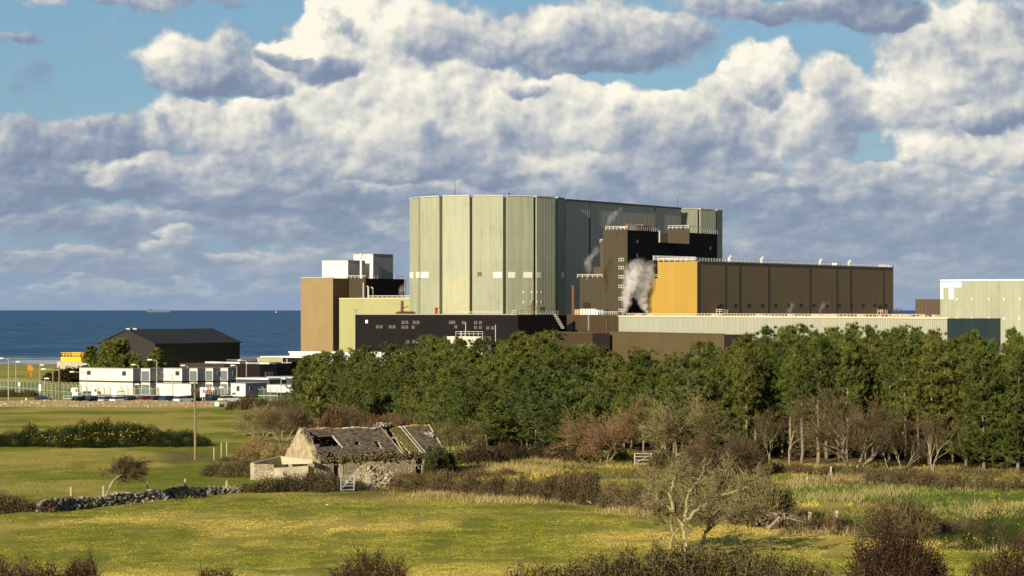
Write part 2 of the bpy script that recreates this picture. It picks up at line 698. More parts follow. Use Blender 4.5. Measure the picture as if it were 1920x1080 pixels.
def pix(x, y):
    """photo pixel of ground points (used only to lay out the fields)"""
    z = gz(x, y)
    yy = np.maximum(y, 1)
    return 960 + F * x / yy, HY - F * (z - CZ) / yy


def sstep(x, a, b):
    q = np.clip((x - a) / (b - a), 0, 1)
    return q * q * (3 - 2 * q)


# field layout in plan: the near boundary (wall / hedge line) as a polyline of ground points
EDGE_PX = [(-60, 968), (100, 962), (450, 926), (560, 922), (660, 922), (740, 922), (930, 932), (1110, 946), (1240, 962), (1400, 985), (1500, 992), (1600, 1002), (1760, 1020), (1990, 1020)]
EDGE = np.array([gnd(*q)[:2] for q in EDGE_PX])


def edge_y(x):
    return np.interp(x, EDGE[:, 0], EDGE[:, 1])


WOOD_PX = [(540, 770), (600, 785), (700, 803), (800, 815), (850, 835), (1000, 842), (1100, 848), (1200, 852), (1300, 858), (1400, 864), (1500, 869), (1700, 874), (1900, 886), (2050, 892)]
WOOD = np.array([gnd(*q)[:2] for q in WOOD_PX])


def wood_y(x):
    return np.interp(x, WOOD[:, 0], WOOD[:, 1])


xv, yv = verts[:, 0], verts[:, 1]
n1 = fbm(xv / 9, yv / 14, 21, 4)
n2 = fbm(xv / 3, yv / 4, 31, 3)
ey = edge_y(xv)
wy = wood_y(xv)
beyond = sstep(yv, ey - .6, ey + 1.2)                    # past the near field's boundary
far_field = sstep(-xv, -(-.098 * yv - 1) - 1, -(-.098 * yv - 1) + 3)    # left fields beyond the wall
right = sstep(xv, 7, 11)
# straw-coloured (dry) part of the near field in broad bands
band = .5 + .5 * np.sin((yv - 150) / 5.2 + 2.4 * (fbm(xv / 26, yv / 18, 41, 2) - .5) + .02 * xv)
dry = np.clip(.25 + .75 * band * sstep(n1, .3, .6), 0, 1) * (1 - beyond) + beyond * (.10 + .55 * sstep(n1, .36, .6))
green = sstep(fbm(xv / 13, yv / 9, 51, 3), .44, .58) * right * beyond
_q = gnd(1000, 873)
green = np.maximum(green, np.exp(-(((xv - _q[0]) / 4.2) ** 2 + ((yv - _q[1]) / 3.2) ** 4)))
rough = beyond * (1 - far_field) * np.clip(sstep(fbm(xv / 6, yv / 6, 61, 3), .36, .55), 0, 1) * (1 - green * .95)
rough = np.maximum(rough, sstep(yv, wy - 2, wy + 3) * (1 - far_field))
rough = np.maximum(rough, (1 - np.clip(np.abs(yv - ey) / 1.4, 0, 1)) * .8 * (n2 > .45))
gx, gy = gnd(690, 926)[:2]
mud = np.exp(-(((xv - gx) / 3.0) ** 2 + ((yv - gy) / 4.5) ** 2)) + .8 * np.exp(-(((xv - gnd(1060, 948)[0]) / 2) ** 2 + ((yv - gnd(1060, 950)[1]) / 2.0) ** 2))
mud = np.clip(mud * (.5 + n2), 0, 1)
fx = xv / np.maximum(yv, 1) * F + 960
mud = np.maximum(mud, .75 * sstep(fx, 270, 330) * sstep(-fx, -470, -420) * sstep(yv, 224, 230) * sstep(-yv, -252, -244) * sstep(n1, .35, .5))
ditch = np.clip(1 - np.abs(yv - 292 - .25 * (xv + 36)) / 1.0, 0, 1) * sstep(xv, -39, -37) * sstep(-xv, 30, 32)
mud = np.maximum(mud, ditch * .7)

me = bpy.data.meshes.new('ground')
me.from_pydata(verts.tolist(), [], faces.tolist())
me.polygons.foreach_set('use_smooth', [True] * len(me.polygons))
for nm, arr in (('dry', dry), ('rough', rough), ('mud', mud), ('lush', green)):
    at = me.attributes.new(nm, 'FLOAT', 'POINT')
    at.data.foreach_set('value', arr.astype(np.float32))


def attr(t, nm):
    nd = t.n('ShaderNodeAttribute', attribute_name=nm)
    return nd.outputs['Fac']


def grass_colour(t, pos):
    """turf colour from the field layout: green and straw in patches, brown rough herbage, trodden earth"""
    x, y, z = t.sep(pos)
    fl = t.comb(x, y, 0.)
    a = t.m('MULTIPLY_ADD', t.m('SUBTRACT', t.noise(fl, .09, 4, .6), .5), .7, t.noise(fl, .35, 6, .62))
    b = t.noise(fl, 1.7, 5, .65)
    c = t.noise(fl, 5., 3, .6)
    f = t.m('ADD', t.m('MULTIPLY', t.m('SUBTRACT', a, .5), 1.1), t.m('MULTIPLY', t.m('SUBTRACT', b, .5), 1.15))
    f = t.m('MULTIPLY_ADD', t.m('SUBTRACT', c, .5), .5, f)
    dr = t.m('ADD', f, attr(t, 'dry'), clamp=True)
    g = t.mix(dr, (.17, .205, .014), (.57, .445, .11))
    g = t.mix(t.m('MULTIPLY', attr(t, 'lush'), .95), g, t.mix(t.m('ADD', f, .5, clamp=True), (.070, .150, .018), (.20, .22, .05)))
    ro = t.m('MULTIPLY', attr(t, 'rough'), t.m('ADD', f, .85, clamp=True))
    g = t.mix(ro, g, t.mix(t.m('ADD', f, .5, clamp=True), (.085, .06, .03), (.235, .165, .075)))
    mu = t.m('MULTIPLY', attr(t, 'mud'), t.m('ADD', f, .9, clamp=True))
    g = t.mix(mu, g, (.085, .062, .035))
    return g, f


m, t = newmat('turf')
pos = t.n('ShaderNodeNewGeometry').outputs['Position']
g, f = grass_colour(t, pos)
x, y, z = t.sep(pos)
hgt = t.noise(t.comb(x, y, 0.), 2.6, 5, .7)
sand = t.step(z, -6.6, -8.6)
g = t.mix(sand, g, (.33, .27, .18))
t.surface(g, .9, t.bump(hgt, 1., .4), 0, .1)
me.materials.append(m)
o = bpy.data.objects.new('ground', me)
COL.objects.link(o)
tag(o, 'green and straw coloured pasture running down to the shore', 'ground', kind='structure')

# sea, out to the horizon
m, t = newmat('sea_water')
pos = t.n('ShaderNodeNewGeometry').outputs['Position']
x, y, z = t.sep(pos)
sw = t.noise(t.comb(t.m('MULTIPLY', x, .018), t.m('MULTIPLY', y, .0055), 0.), 1., 5, .6)
ch = t.noise(t.comb(t.m('MULTIPLY', x, .10), t.m('MULTIPLY', y, .022), 0.), 1., 5, .65)
far = t.step(y, 1500, 16000)
col = t.mix(t.step(t.m('ADD', sw, t.m('MULTIPLY', t.m('SUBTRACT', ch, .5), .8)), .3, .72), (.014, .055, .135), (.050, .125, .235))
col = t.mix(t.m('MULTIPLY', far, .6), col, (.026, .085, .215))
# surf in front of the beach
sf = t.noise(t.comb(t.m('MULTIPLY', x, .02), t.m('MULTIPLY', y, .045), 0.), 1., 4, .6)
surf = t.m('MULTIPLY', t.step(sf, .42, .54), t.step(y, 1400, 1200))
col = t.mix(t.m('MULTIPLY', surf, .75), col, (.62, .66, .66))
nrm = t.bump(ch, .8, 1.5)
t.surface(col, .5, nrm, 0, .12)
mb = MB()
mb.raw([(-90000, 1040, SEA), (90000, 1040, SEA), (90000, 120000, SEA), (-90000, 120000, SEA)], [(0, 1, 2, 3)])
o = mb.build('sea', m)
tag(o, 'dark blue choppy sea reaching to the horizon', 'sea', kind='structure')

# car park and site yards (thin sheets on the land)
asph = plain('asphalt', (.055, .055, .055), .9, .25, 1.5)


def sheet(name, pts, mat, label, cat, dz=.06, n=24):
    """a sheet draped on the land; pts = four plan corners"""
    a, b, c, d = (np.array(q[:2], float) for q in pts)
    u = np.linspace(0, 1, n)
    g = [(a * (1 - s) + b * s) * (1 - q) + (d * (1 - s) + c * s) * q for q in u for s in u]
    g = np.array(g)
    v = np.column_stack([g, gz(g[:, 0], g[:, 1]) + dz])
    f = [(j * n + i, j * n + i + 1, (j + 1) * n + i + 1, (j + 1) * n + i) for j in range(n - 1) for i in range(n - 1)]
    mb = MB()
    mb.raw(v, f)
    return tag(mb.build(name, mat), label, cat, kind='structure')


sheet('car_park', [(-100, 443.5), (-46, 443.5), (-46, 470), (-100, 470)], asph, 'asphalt car park behind the stone wall', 'car park', .30)
sheet('works_yard', [(-82, 505), (-30, 505), (-30, 700), (-108, 700)], plain('concrete_yard', (.16, .155, .145), .9, .2, .4), 'concrete yard of the works', 'yard', .08)


# ================================================================== the works
concrete = paint('pale_green_concrete', (.345, .365, .265), .8, .09, .05, .22, 1.4, .2, (.17, .165, .11))
concrete_b = paint('pale_green_cladding', (.31, .328, .235), .75, .10, .06, .25, 1.1, .22, (.15, .145, .10))
concrete_lo = paint('bleached_concrete', (0.378, 0.378, 0.251), .8, .11, .12, .3, 1.2, .18)
grey_green = paint('grey_green_cladding', (.50, .485, .40), .7, .1, .05, .4, 1.6, .12)
core_m = paint('groove_concrete', (0.299, 0.299, 0.211), .85, .05, .05)
roof_m = plain('roof_felt', (.11, .11, .105), .9)
white_m = paint('white_cladding', (0.686, 0.669, 0.616), .5, .05, .2, .25, .9, .05)
whitep = plain('white_paint', (.80, .79, .74), .5, .05)
steel = plain('galvanised_steel', (.45, .45, .44), .5, .1, 2, .3)
railm = plain('rail_paint', (.62, .58, .48), .6)
yrail = plain('yellow_rail_paint', (.62, .50, .10), .6)
rust = plain('rusty_steel', (.13, .065, .042), .85, .3, 2)
brownm = paint('brown_cladding', (.047, .037, .019), .55, .10, .08, .2, 1.2, .10)
brown2 = paint('red_brown_cladding', (.070, .048, .027), .55, .10, .08, .2, 1.2, .08)
brownh = paint('hall_brown_cladding', (.27, .19, .098), .55, .07, .05, .14, 1.3, .06)
lowbrown = paint('low_brown_cladding', (.115, .085, .042), .6, .12, .1, .2, 1.2, .12)
blackm = paint('black_cladding', (.027, .0225, .022), .85, .14, .1, .1, 1.1, .1, None, 0., .06)
navy = paint('dark_slate_cladding', (.014, .0125, .0135), .85, .12, .1, .25, 1.1, .12, None, 0., .06)
yellow = paint('yellow_cladding', (.365, .228, .036), .6, .05, .08, .3, 1.3, .06)
lime = paint('lime_cladding', (0.317, 0.317, 0.145), .6, .04, .08, .2, 1.4, .04)
tan = paint('tan_ribbed_cladding', (0.273, 0.198, 0.0924), .6, .06, .1, 1., 1.15, .07)
palem = paint('pale_ribbed_cladding', (.415, .425, .335), .6, .05, .03, .9, 1.25, .07)
teal = paint('dark_teal_cladding', (.028, .048, .052), .5, .08, .1, .4, 1.2, .05)
glass = plain('dark_glass', (.03, .035, .04), .15, .05, 1, 0, .5)
litglass = plain('blind_panel', (.74, .74, .66), .5, .04)
redm = plain('red_paint', (.55, .07, .02), .6)

H1 = unit((.565, .825))
H2 = np.array([-H1[1], H1[0]])


def rect(pl, pc, pr, Y, e1=E1, e2=E2):
    C = P(pc, Y)
    L2 = along(C, e2, pl) if pl is not None else 12.
    L1 = along(C, e1, pr) if pr is not None else 12.
    return C, L2, L1


def rail(mb, pts, h=1.1, sp=2.2, w=.10, mid=True):
    pts = [np.array(p, float) for p in pts]
    for a, b in zip(pts[:-1], pts[1:]):
        L = np.linalg.norm(b - a)
        n = max(1, int(L / sp))
        for i in range(n + 1):
            q = a + (b - a) * i / n
            mb.bar(q, q + (0, 0, h), w)
        mb.bar(a + (0, 0, h), b + (0, 0, h), w)
        if mid:
            mb.bar(a + (0, 0, h * .55), b + (0, 0, h * .55), w * .8)
    return mb


def v3(xy, z):
    return np.array([xy[0], xy[1], z])


def patch(mb, C, d, n, a, b, z0, z1, t=.12):
    """thin slab proud of a wall through C along d, from a to b metres, n = outward normal"""
    mb.box(np.array(C) + d * a + n * .02, d, b - a, n, t, z0, z1)
    return mb


G0 = -7.0     # foot of the works' walls (in the ground)

# ---------------------------------------------------------------- reactor building
RC, RR = np.array([-46 / F * 925, 925.]), 30.0
RT = Z(368, 895)
rb = thing('reactor_building', 'huge pale green drum shaped hall joined by a dark wall to a second drum', 'building', (RC[0], RC[1], -6))
C2 = np.array([60.9, 1037.9])


def drum(C, label_lo, hide=()):
    mb = MB()
    N = 60
    mb.prism([C + 28.2 * np.array([sin(2 * pi * k / N), -cos(2 * pi * k / N)]) for k in range(N)], G0, RT - .25)
    mb.build('drum_core', core_m, rb)
    for k in range(15):
        a0 = -57.4 + 24 * k
        if -150 > ((a0 + 12 + 180) % 360) - 180 or ((a0 + 12 + 180) % 360) - 180 > 150:
            continue
        a1 = a0 + 24 - 2.9
        if k in hide:
            continue
        pts = []
        for q in (a0, a1):
            pts.append(C + RR * np.array([sin(R(q)), -cos(R(q))]))
        for q in (a1, a0):
            pts.append(C + 28.0 * np.array([sin(R(q)), -cos(R(q))]))
        mm = MB()
        mm.prism(pts, G0, RT + (.12 if k % 2 else 0))
        mm.build('wall_panel', concrete if k % 3 else concrete_b, rb)
        cp = MB()
        cp.prism([C + (RR + .25) * np.array([sin(R(q)), -cos(R(q))]) for q in (a0, a1)] + [C + 28.4 * np.array([sin(R(q)), -cos(R(q))]) for q in (a1, a0)], RT + .14, RT + .55)
        cp.build('parapet', grey_green, rb)




def chord(q):
    """distance of the flat facet at this angle from the drum's axis"""
    a0 = -57.4 + 24 * math.floor((q + 57.4) / 24)
    mid = a0 + (24 - 2.9) / 2
    return RR * cos(R((24 - 2.9) / 2)) / cos(R(min(abs(q - mid), 10.55)))


drum(RC, 0)
drum(C2, 0)
# a fresh paler repair low on the facet left of the middle, and the one beside it
mb = MB()
pts = [RC + (chord(q) + .06) * np.array([sin(R(q)), -cos(R(q))]) for q in (-33.2, -12.6)] + [RC + (RR - 1.2) * np.array([sin(R(q)), -cos(R(q))]) for q in (-12.6, -33.2)]
mb.prism(pts, G0, Z(520, 897))
mb.build('repaired_panel', concrete_lo, rb)
# dark wall between the drums
wa = np.array([20.6, 925.9])
wl = along(wa, E1, 1277)
mb = MB()
mb.box(wa, E1, wl, E2, 40, G0, RT - .1)
mb.build('link_wall', grey_green, rb)
for px in (1105, 1228):
    mb = MB()
    a = along(wa, E1, px)
    patch(mb, wa, E1, -E2, a, a + .5, 5, RT - .3, .25)
    mb.build('downpipe', brown2, rb)
mb = MB()
mb.box(wa - E2 * .3, E1, wl, E2, .8, RT - .08, RT + .5)
mb.build('parapet', roof_m, rb)


def drum_panel(px0, px1, y0, y1, mat, name='window'):
    a0 = math.degrees(math.asin((px0 - 914) / 146))
    a1 = math.degrees(math.asin((px1 - 914) / 146))
    rr = RR + .1
    mm = MB()
    ym = 925 - RR * cos(R((a0 + a1) / 2))
    mm.prism([RC + (chord(q) + .1) * np.array([sin(R(q)), -cos(R(q))]) for q in (a0, a1)] + [RC + (RR - 1.2) * np.array([sin(R(q)), -cos(R(q))]) for q in (a1, a0)], Z(y1, ym), Z(y0, ym))
    return mm.build(name, mat, rb)


for x0, x1 in ((769.2, 774), (781, 788), (793, 805), (926, 941.5), (953, 966.5), (982, 997), (1007, 1015), (1054, 1058)):
    drum_panel(x0, x1, 510, 521, litglass)
drum_panel(897, 905, 510, 518, plain('louvre_brown', (.16, .12, .08)), 'vent')
for x0 in (981, 995, 1005.5, 1014):
    for yy in (546, 564):
        drum_panel(x0, x0 + 2.2, yy, yy + 4, litglass)
for px, py, Y in ((853, 336, 905), (1270, 370, 1012)):
    mb = MB()
    q = P(px, Y + 2)
    mb.tube([v3(q, RT - .2), v3(q, RT + 4), v3(q, Z(py, Y))], [.17, .12, .07], 6)
    mb.build('mast', rust, rb)
mb = MB()
q = P(954, 899)
mb.tube([v3(q, RT - 1), v3(q, Z(361, 897))], [.45, .45], 8)
mb.build('vent_pipe', rust, rb)

# ---------------------------------------------------------------- brown stair and plant tower in front of the link wall
C, L2, L1 = rect(1131, 1177, 1345, 850)
tw = thing('plant_tower', 'dark brown stepped tower with railed roofs standing against the dark link wall', 'building', v3(C, -6))
zt = Z(431, 850)
zl = Z(456, 880)
n1_ = -E1 * 0 - E2        # outward normal of right faces (along E1)
nl = -E1                  # outward normal of left faces (along E2)
a1 = along(C, E1, 1234)
a2 = along(C, E1, 1293)
mb = MB()
mb.box(C, E2, L2, nl, .3, G0, zt)
mb.build('brown_wall', brownm, tw)
mb = MB()
mb.box(C, E1, a1, E2, L2, G0, zt - .05)
mb.box(C + E1 * a1, E1, a2 - a1, E2, 9, G0, zl)
zc = Z(437, 895)
mb.box(C + E1 * a2, E1, L1 - a2, E2, 16, G0, zc)
mb.build('dark_wall', blackm, tw)
C3 = C + E1 * a2
b2 = along(C3, E2, 1253)
mb = MB()
mb.box(C3, E2, b2, nl, .3, zl + .02, Z(430, 895))
mb.build('brown_wall', brownm, tw)
mb = MB()
rail(mb, [v3(C3 + E2 * b2, Z(431, 895)), v3(C3, Z(431, 895)), v3(C3 + E1 * (L1 - a2), zc)], 1.5, 1.6, .16)
mb.build('railing', railm, tw)
mb = MB()
rail(mb, [v3(C + E2 * L2 * .9, zt), v3(C + E1 * .4, zt), v3(C + E1 * a1 * .98, zt)], 1.3, 1.5, .16)
mb.build('railing', railm, tw)
mb = MB()
q = C + E1 * 6 + E2 * 4
rail(mb, [v3(q, zt + 1.2), v3(q + E1 * 14, zt + 1.2), v3(q + E1 * 14 + E2 * 3, zt + 1.2)], 1.3, 1.2, .16)
for k in range(9):
    mb.bar(v3(q + E1 * k * 1.7, zt), v3(q + E1 * k * 1.7, zt + 1.3), .2)
mb.box(q, E1, 14, E2, 3, zt + 1.1, zt + 1.3)
mb.build('roof_platform', railm, tw)
for k in range(7):
    mb = MB()
    mb.cbox(*(C + E1 * (11 + 1.6 * k) + E2 * 2.2), zt, .95, .95, 1.7 + .5 * (k % 2), .5)
    mb.build('roof_vent', brown2, tw)
for k, (aa, hh) in enumerate(((5, 5), (14, 4.6), (20, 5.2), (23, 5.5))):
    mb = MB()
    q = C + E1 * aa + E2 * 4
    mb.tube([v3(q, zt - .1), v3(q, zt + hh)], [.12, .06], 6)
    mb.build('aerial', rust, tw)
for py in (487, 502, 519, 537, 560, 582):
    for pxx in (1160.5, 1166):
        s = along(C, E2, pxx)
        s2 = along(C, E2, pxx + 4.7)
        z0, z1 = Z(py + 3, 853), Z(py - 3, 853)
        mb = MB()
        patch(mb, C + nl * .3, E2, nl, s2, s, z0, z1, .08)
        fr = mb.build('window', plain('frame_offwhite', (.48, .46, .41)), tw)
        mb = MB()
        patch(mb, C + nl * .4, E2, nl, s2 + .18, s - .18, z0 + .22, z1 - .22, .06)
        mb.build('pane', glass, fr)
for px, py in ((1194, 454), (1194, 480), (1331, 460)):
    s = along(C, E1, px)
    mb = MB()
    patch(mb, C, E1, -E2, s, s + 1.1, Z(py + 3, 865), Z(py - 3, 865), .08)
    mb.build('window', plain('grey_glass', (.16, .17, .19), .3), tw)
mb = MB()
s = along(C, E1, 1233)
mb.bar(v3(C + E1 * (s + .8) - E2 * .3, zl), v3(C + E1 * (s + .8) - E2 * .3, zt + .4), .45)
mb.build('duct', steel, tw)
# left shoulder and hoist shaft of the tower
CL = C + E2 * (L2 + .02)
sh = along(CL, E2, 1087)
mb = MB()
mb.box(CL + nl * .02, E2, sh, -nl, 7, G0, Z(521, 856))
mb.build('shoulder_wall', brownm, tw)
mb = MB()
s1 = along(CL, E2, 1118.5)
mb.box(CL + E1 * 2.5, E2, s1, E1, 3, Z(521, 856) + .01, Z(455, 856))
mb.box(CL + E1 * 2.5 + E2 * s1, E2, 2.6, E1, 3, Z(521, 856) + .012, Z(500, 856))
mb.build('hoist_shaft', brown2, tw)
mb = MB()
rail(mb, [v3(CL + E2 * .3, Z(521, 856)), v3(CL + E2 * (sh + 1), Z(521, 857))], 1.25, 1.8, .16)
rail(mb, [v3(CL + E1 * 2.5, Z(455, 856)), v3(CL + E1 * 2.5 + E2 * s1, Z(455, 856))], 1.25, 1.2, .16)
mb.build('railing', railm, tw)

# ---------------------------------------------------------------- yellow and brown turbine hall
C, L2, L1 = rect(1217, 1308, 1675, 800, H1, H2)
th = thing('turbine_hall', 'long hall with one bright yellow end wall and one long plain brown wall', 'building', v3(C, -6))
zt = Z(490, 800)
zlow = Z(522, 808)
s1 = along(C, H2, 1234)
mb = MB()
mb.box(C, H2, s1, -H1, .35, G0, zt)
mb.box(C + H2 * s1, H2, L2 - s1, -H1, .35, G0, zlow)
mb.build('yellow_wall', yellow, th)
mb = MB()
mb.box(C, H1, L1, H2, s1 - .01, G0, zt - .06)
mb.box(C + H2 * s1, H1, L1, H2, L2 - s1, G0, zlow - .05)
mb.build('brown_wall', brownh, th)
mb = MB()
for px in (1358, 1385, 1439, 1517, 1567, 1593, 1655):
    s = along(C, H1, px)
    patch(mb, C, H1, -H2, s, s + .35, 1, zt - .2, .12)
patch(mb, C, H1, -H2, 0.02, .5, 1, zt - .1, .1)
mb.build('wall_joint', plain('dark_brown_trim', (.06, .045, .025)), th)
mb = MB()
rail(mb, [v3(C + H2 * s1, zt), v3(C + H2 * .2, zt), v3(C + H1 * L1, zt)], 1.15, 1.9, .15)
rail(mb, [v3(C + H1 * L1, zt), v3(C + H1 * L1 + H2 * 6, zt)], 1.15, 1.9, .15)
mb.build('railing', plain('pale_rail', (.72, .70, .66)), th)
mb = MB()
mb.box(C - H2 * .25, H1, L1, H2, .5, zt - .04, zt + .32)
mb.build('gutter', plain('gutter_grey', (.42, .39, .33)), th)
mb = MB()
rail(mb, [v3(C + H2 * s1, zlow), v3(C + H2 * L2, zlow)], 1.25, 1.3, .16)
mb.build('railing', railm, th)
for px in (1377, 1437, 1547, 1601):
    s = along(C, H1, px)
    mb = MB()
    q = C + H1 * s + H2 * 2
    mb.tube([v3(q, zt - .1), v3(q, zt + 1.6), v3(q + H1 * .9, zt + 2.1)], [.55, .55, .5], 8)
    mb.build('roof_cowl', plain('cowl_cream', (.66, .6, .5)), th)
mb = MB()
mb.box(C + H1 * along(C, H1, 1578) + H2 * 2, H1, 3.5, H2, 2, zt, zt + 1.3)
mb.build('roof_unit', whitep, th)
for px in (1353, 1379, 1404, 1429, 1454, 1479, 1502, 1526, 1550, 1573, 1596, 1618, 1640, 1661):
    s = along(C, H1, px)
    mb = MB()
    Yw = 800 + H1[1] * s
    patch(mb, C, H1, -H2, s - 1.1, s + 1.1, Z(575.5, Yw), Z(570, Yw), .03)
    mb.build('louvre', plain('louvre_dark', (.055, .048, .036)), th)
for px in (1348, 1649):
    s = along(C, H1, px)
    Yw = 800 + H1[1] * s
    mb = MB()
    patch(mb, C, H1, -H2, s - 1.5, s + 1.3, Z(588, Yw), Z(572, Yw), .12)
    dr = mb.build('door', plain('door_brown', (.075, .05, .035)), th)
    mb = MB()
    q = C + H1 * (s - 2.2) - H2 * .3
    zz = Z(588.5, Yw)
    rail(mb, [v3(q, zz), v3(q - H2 * 2.4, zz), v3(q - H2 * 2.4 + H1 * 4.4, zz), v3(q + H1 * 4.4, zz)], 1.5, 1.1, .2)
    mb.box(q, H1, 4.4, -H2, 2.4, zz - .25, zz)
    mb.build('landing', plain('pink_rail', (.55, .40, .34)), dr)
# row of pale pipes on the roof edge behind
mb = MB()
for k in range(34):
    q = C + H2 * (s1 + 2) - H2 * 0 + H1 * (2 + k * 0.01)
q0, q1 = P(1225, 832), P(1303, 850)
for k in range(34):
    q = q0 + (q1 - q0) * k / 33.
    mb.bar(v3(q, Z(488, 838)), v3(q, Z(480, 838)), .28)
mb.bar(v3(q0, Z(488, 838)), v3(q1, Z(488, 838)), .3)
pr = thing('pipe_gallery', 'low dark gallery carrying a row of short upright pale pipes behind the yellow wall', 'gallery', v3(q0, -6))
mb.build('pipe_row', plain('pale_pipe', (.6, .57, .55)), pr)
mb = MB()
mb.box(q0 + (0, .4), unit(q1 - q0), np.linalg.norm(q1 - q0), perp_left(unit(q1 - q0)), 3.0, 0, Z(488.5, 838))
mb.build('gallery_wall', blackm, pr)

# ---------------------------------------------------------------- long pale building in front
C = P(1776, 600)
D = P(1158, 790)
pd = unit(D - C)                      # towards the far left end
pn_ = -perp_left(pd)                  # candidates for the normal
if np.dot(pn_, -C) < 0:
    pn_ = -pn_
PL = np.linalg.norm(D - C)
zpt, zpb = Z(598, 600), G0
pb = thing('long_pale_building', 'long low building with pale ribbed wall and dark teal end behind the pines', 'building', v3(C, -6))
L1 = along(C, -pn_, 1875)
mb = MB()
mb.box(C, pd, PL, -pn_, L1, zpb, zpt)
mb.build('ribbed_wall', palem, pb)
mb = MB()
mb.box(C + pn_ * .02, -pn_, L1 + .04, -pd, .25, zpb, zpt + .15)
mb.build('teal_end_wall', teal, pb)
mb = MB()
mb.box(C + pn_ * .25 - pd * .2, pd, PL, -pn_, .6, zpt + .004, zpt + .42)
mb.build('roof_edge', plain('cream_trim', (.72, .68, .48)), pb)
mb = MB()
mb.box(C + pn_ * .06, pd, PL * .985, -pn_, .2, Z(628, 700) - 3.0, Z(628, 700) - 2.6)
mb.build('base_flashing', whitep, pb)
mb = MB()
for px in (1181, 1322, 1589):
    s = along(C, pd, px)
    patch(mb, C, pd, pn_, s, s + .4, zpb, zpt - .2, .15)
mb.build('downpipe', plain('pipe_beige', (.42, .40, .27)), pb)
mb = MB()
s0 = along(C, pd, 1720)
rail(mb, [v3(C + pd * s0 - pn_ * 2, zpt), v3(C + pd * (PL - 3) - pn_ * 2, zpt)], 1.1, 2.0, .14)
mb.build('railing', plain('cream_rail', (.66, .56, .42)), pb)
rg = random.Random(4)
mb = MB()
for k in range(60):
    s = s0 + (PL - s0) * rg.random()
    q = C + pd * s - pn_ * (3 + rg.random() * 5)
    mb.cbox(q[0], q[1], zpt - .01, .6 + rg.random() * 1.2, .6 + rg.random(), .4 + rg.random() * .8, .5)
mb.build('roof_vent', plain('vent_salmon', (.55, .42, .30)), pb)

# ---------------------------------------------------------------- brown annexes
def annex(name, label, px0, px1, Y1, ytop, mat, depth=14, side_px=None, side=blackm, zb=G0):
    C = P(px1, Y1)
    L = along(C, pd, px0)
    o = thing(name, label, 'building', v3(C, -6))
    zt = Z(ytop, Y1)
    if side_px:
        depth = along(C, -pn_, side_px)
    mb = MB()
    mb.box(C, pd, L, -pn_, depth, zb, zt)
    mb.build('wall', mat, o)
    if side_px:
        mb = MB()
        mb.box(C + pn_ * .03, -pn_, depth + .06, -pd, .2, zb, zt - .05)
        mb.build('side_wall', side, o)
    mb = MB()
    mb.box(C + pn_ * .12, pd, L, -pn_, .5, zt + .004, zt + .3)
    mb.build('roof_edge', plain('brown_trim', (.12, .085, .05)), o)
    return o, C, L, zt


an, C, L, zt = annex('brown_annex', 'brown box shaped annex with roof drums between the black block and long pale building', 1047, 1158, 789, 592, brown2, 18)
for px in (1076, 1139):
    mb = MB()
    s = along(C, pd, px)
    mb.tube([v3(C + pd * s + pn_ * .3, -4), v3(C + pd * s + pn_ * .3, zt - 1.2)], .22, 6)
    mb.build('downpipe', rust, an)
mb = MB()
s = along(C, pd, 1105)
for e in (-.35, .35):
    mb.bar(v3(C + pd * (s + e) + pn_ * .3, zt - 5), v3(C + pd * (s + e) + pn_ * .3, zt + 1), .1)
for k in range(10):
    mb.bar(v3(C + pd * (s - .35) + pn_ * .3, zt - 4.6 + .55 * k), v3(C + pd * (s + .35) + pn_ * .3, zt - 4.6 + .55 * k), .09)
mb.build('ladder', steel, an)
mb = MB()
rail(mb, [v3(C + pd * .5, zt + .3), v3(C + pd * L * .33, zt + .3)], 1.1, 1.8, .12)
mb.build('railing', railm, an)
# drums and crates on its roof
for k in range(11):
    px = 1074 + k * 4.9
    s = along(C, pd, px)
    q = C + pd * s - pn_ * 1.3
    if k < 2:
        mb = MB()
        mb.cbox(q[0], q[1], zt, .9, .9, 2.1, .4)
        for z in (.4, .8, 1.2):
            mb.cbox(q[0], q[1], zt + z, .96, .96, .1, .4)
        o = mb.build('crate', plain('crate_tan', (.55, .40, .22)), None, loc=v3(q, zt))
        tag(o, ('tan crate on brown annex roof, leftmost of the roof row', 'tan crate on brown annex roof, right beside the white drums')[k], 'crate')
        continue
    mb = MB()
    sc = 2.3 if k < 8 else 2.0
    a = np.linspace(0, 2 * pi, 13)[:-1]
    mb.tube([v3(q, zt), v3(q, zt + .1), v3(q, zt + sc - .15), v3(q, zt + sc)], [.40, .43, .43, .3], 12)
    o = mb.build('storage_drum', whitep if k < 9 else plain('drum_blue', (.3, .33, .42)), None, loc=v3(q, zt))
    wd = ['leftmost', 'second', 'third', 'fourth', 'fifth', 'sixth', 'seventh', 'eighth', 'last and rightmost'][k - 2]
    tag(o, ('white' if k < 9 else 'blue grey') + ' storage drum on the brown annex roof, %s in the row' % wd, 'drum', 'drums on the annex roof')
q = P(1075, 832)
mb = MB()
mb.tube([v3(q, zt - 1), v3(q, Z(540, 832)), v3(q, Z(535, 832))], [.62, .62, .72], 10)
o = mb.build('rusty_stack', rust, None, loc=v3(q, zt))
tag(o, 'tall rusty stack rising beside the dark recess behind the white drums', 'chimney')
q = P(1097, 830)
mb = MB()
mb.cbox(q[0], q[1], zt - .1, 3, 2.4, Z(567, 830) - zt, .55)
hh = mb.build('housing', brown2, None, loc=v3(q, zt))
tag(hh, 'brown cube shaped plant housing behind the white roof drums', 'plant housing')

lo1, C, L, zt = annex('low_brown_block', 'low brown block with dark side under the brown annex, left one of two', 1036, 1111, 770, 625, brown2, 8, 1143)
lo2, C, L, zt = annex('low_brown_block', 'wide low brown block in front of long pale wall, right one of two', 1143, 1358, 698, 627.5, lowbrown, 6, 1393)

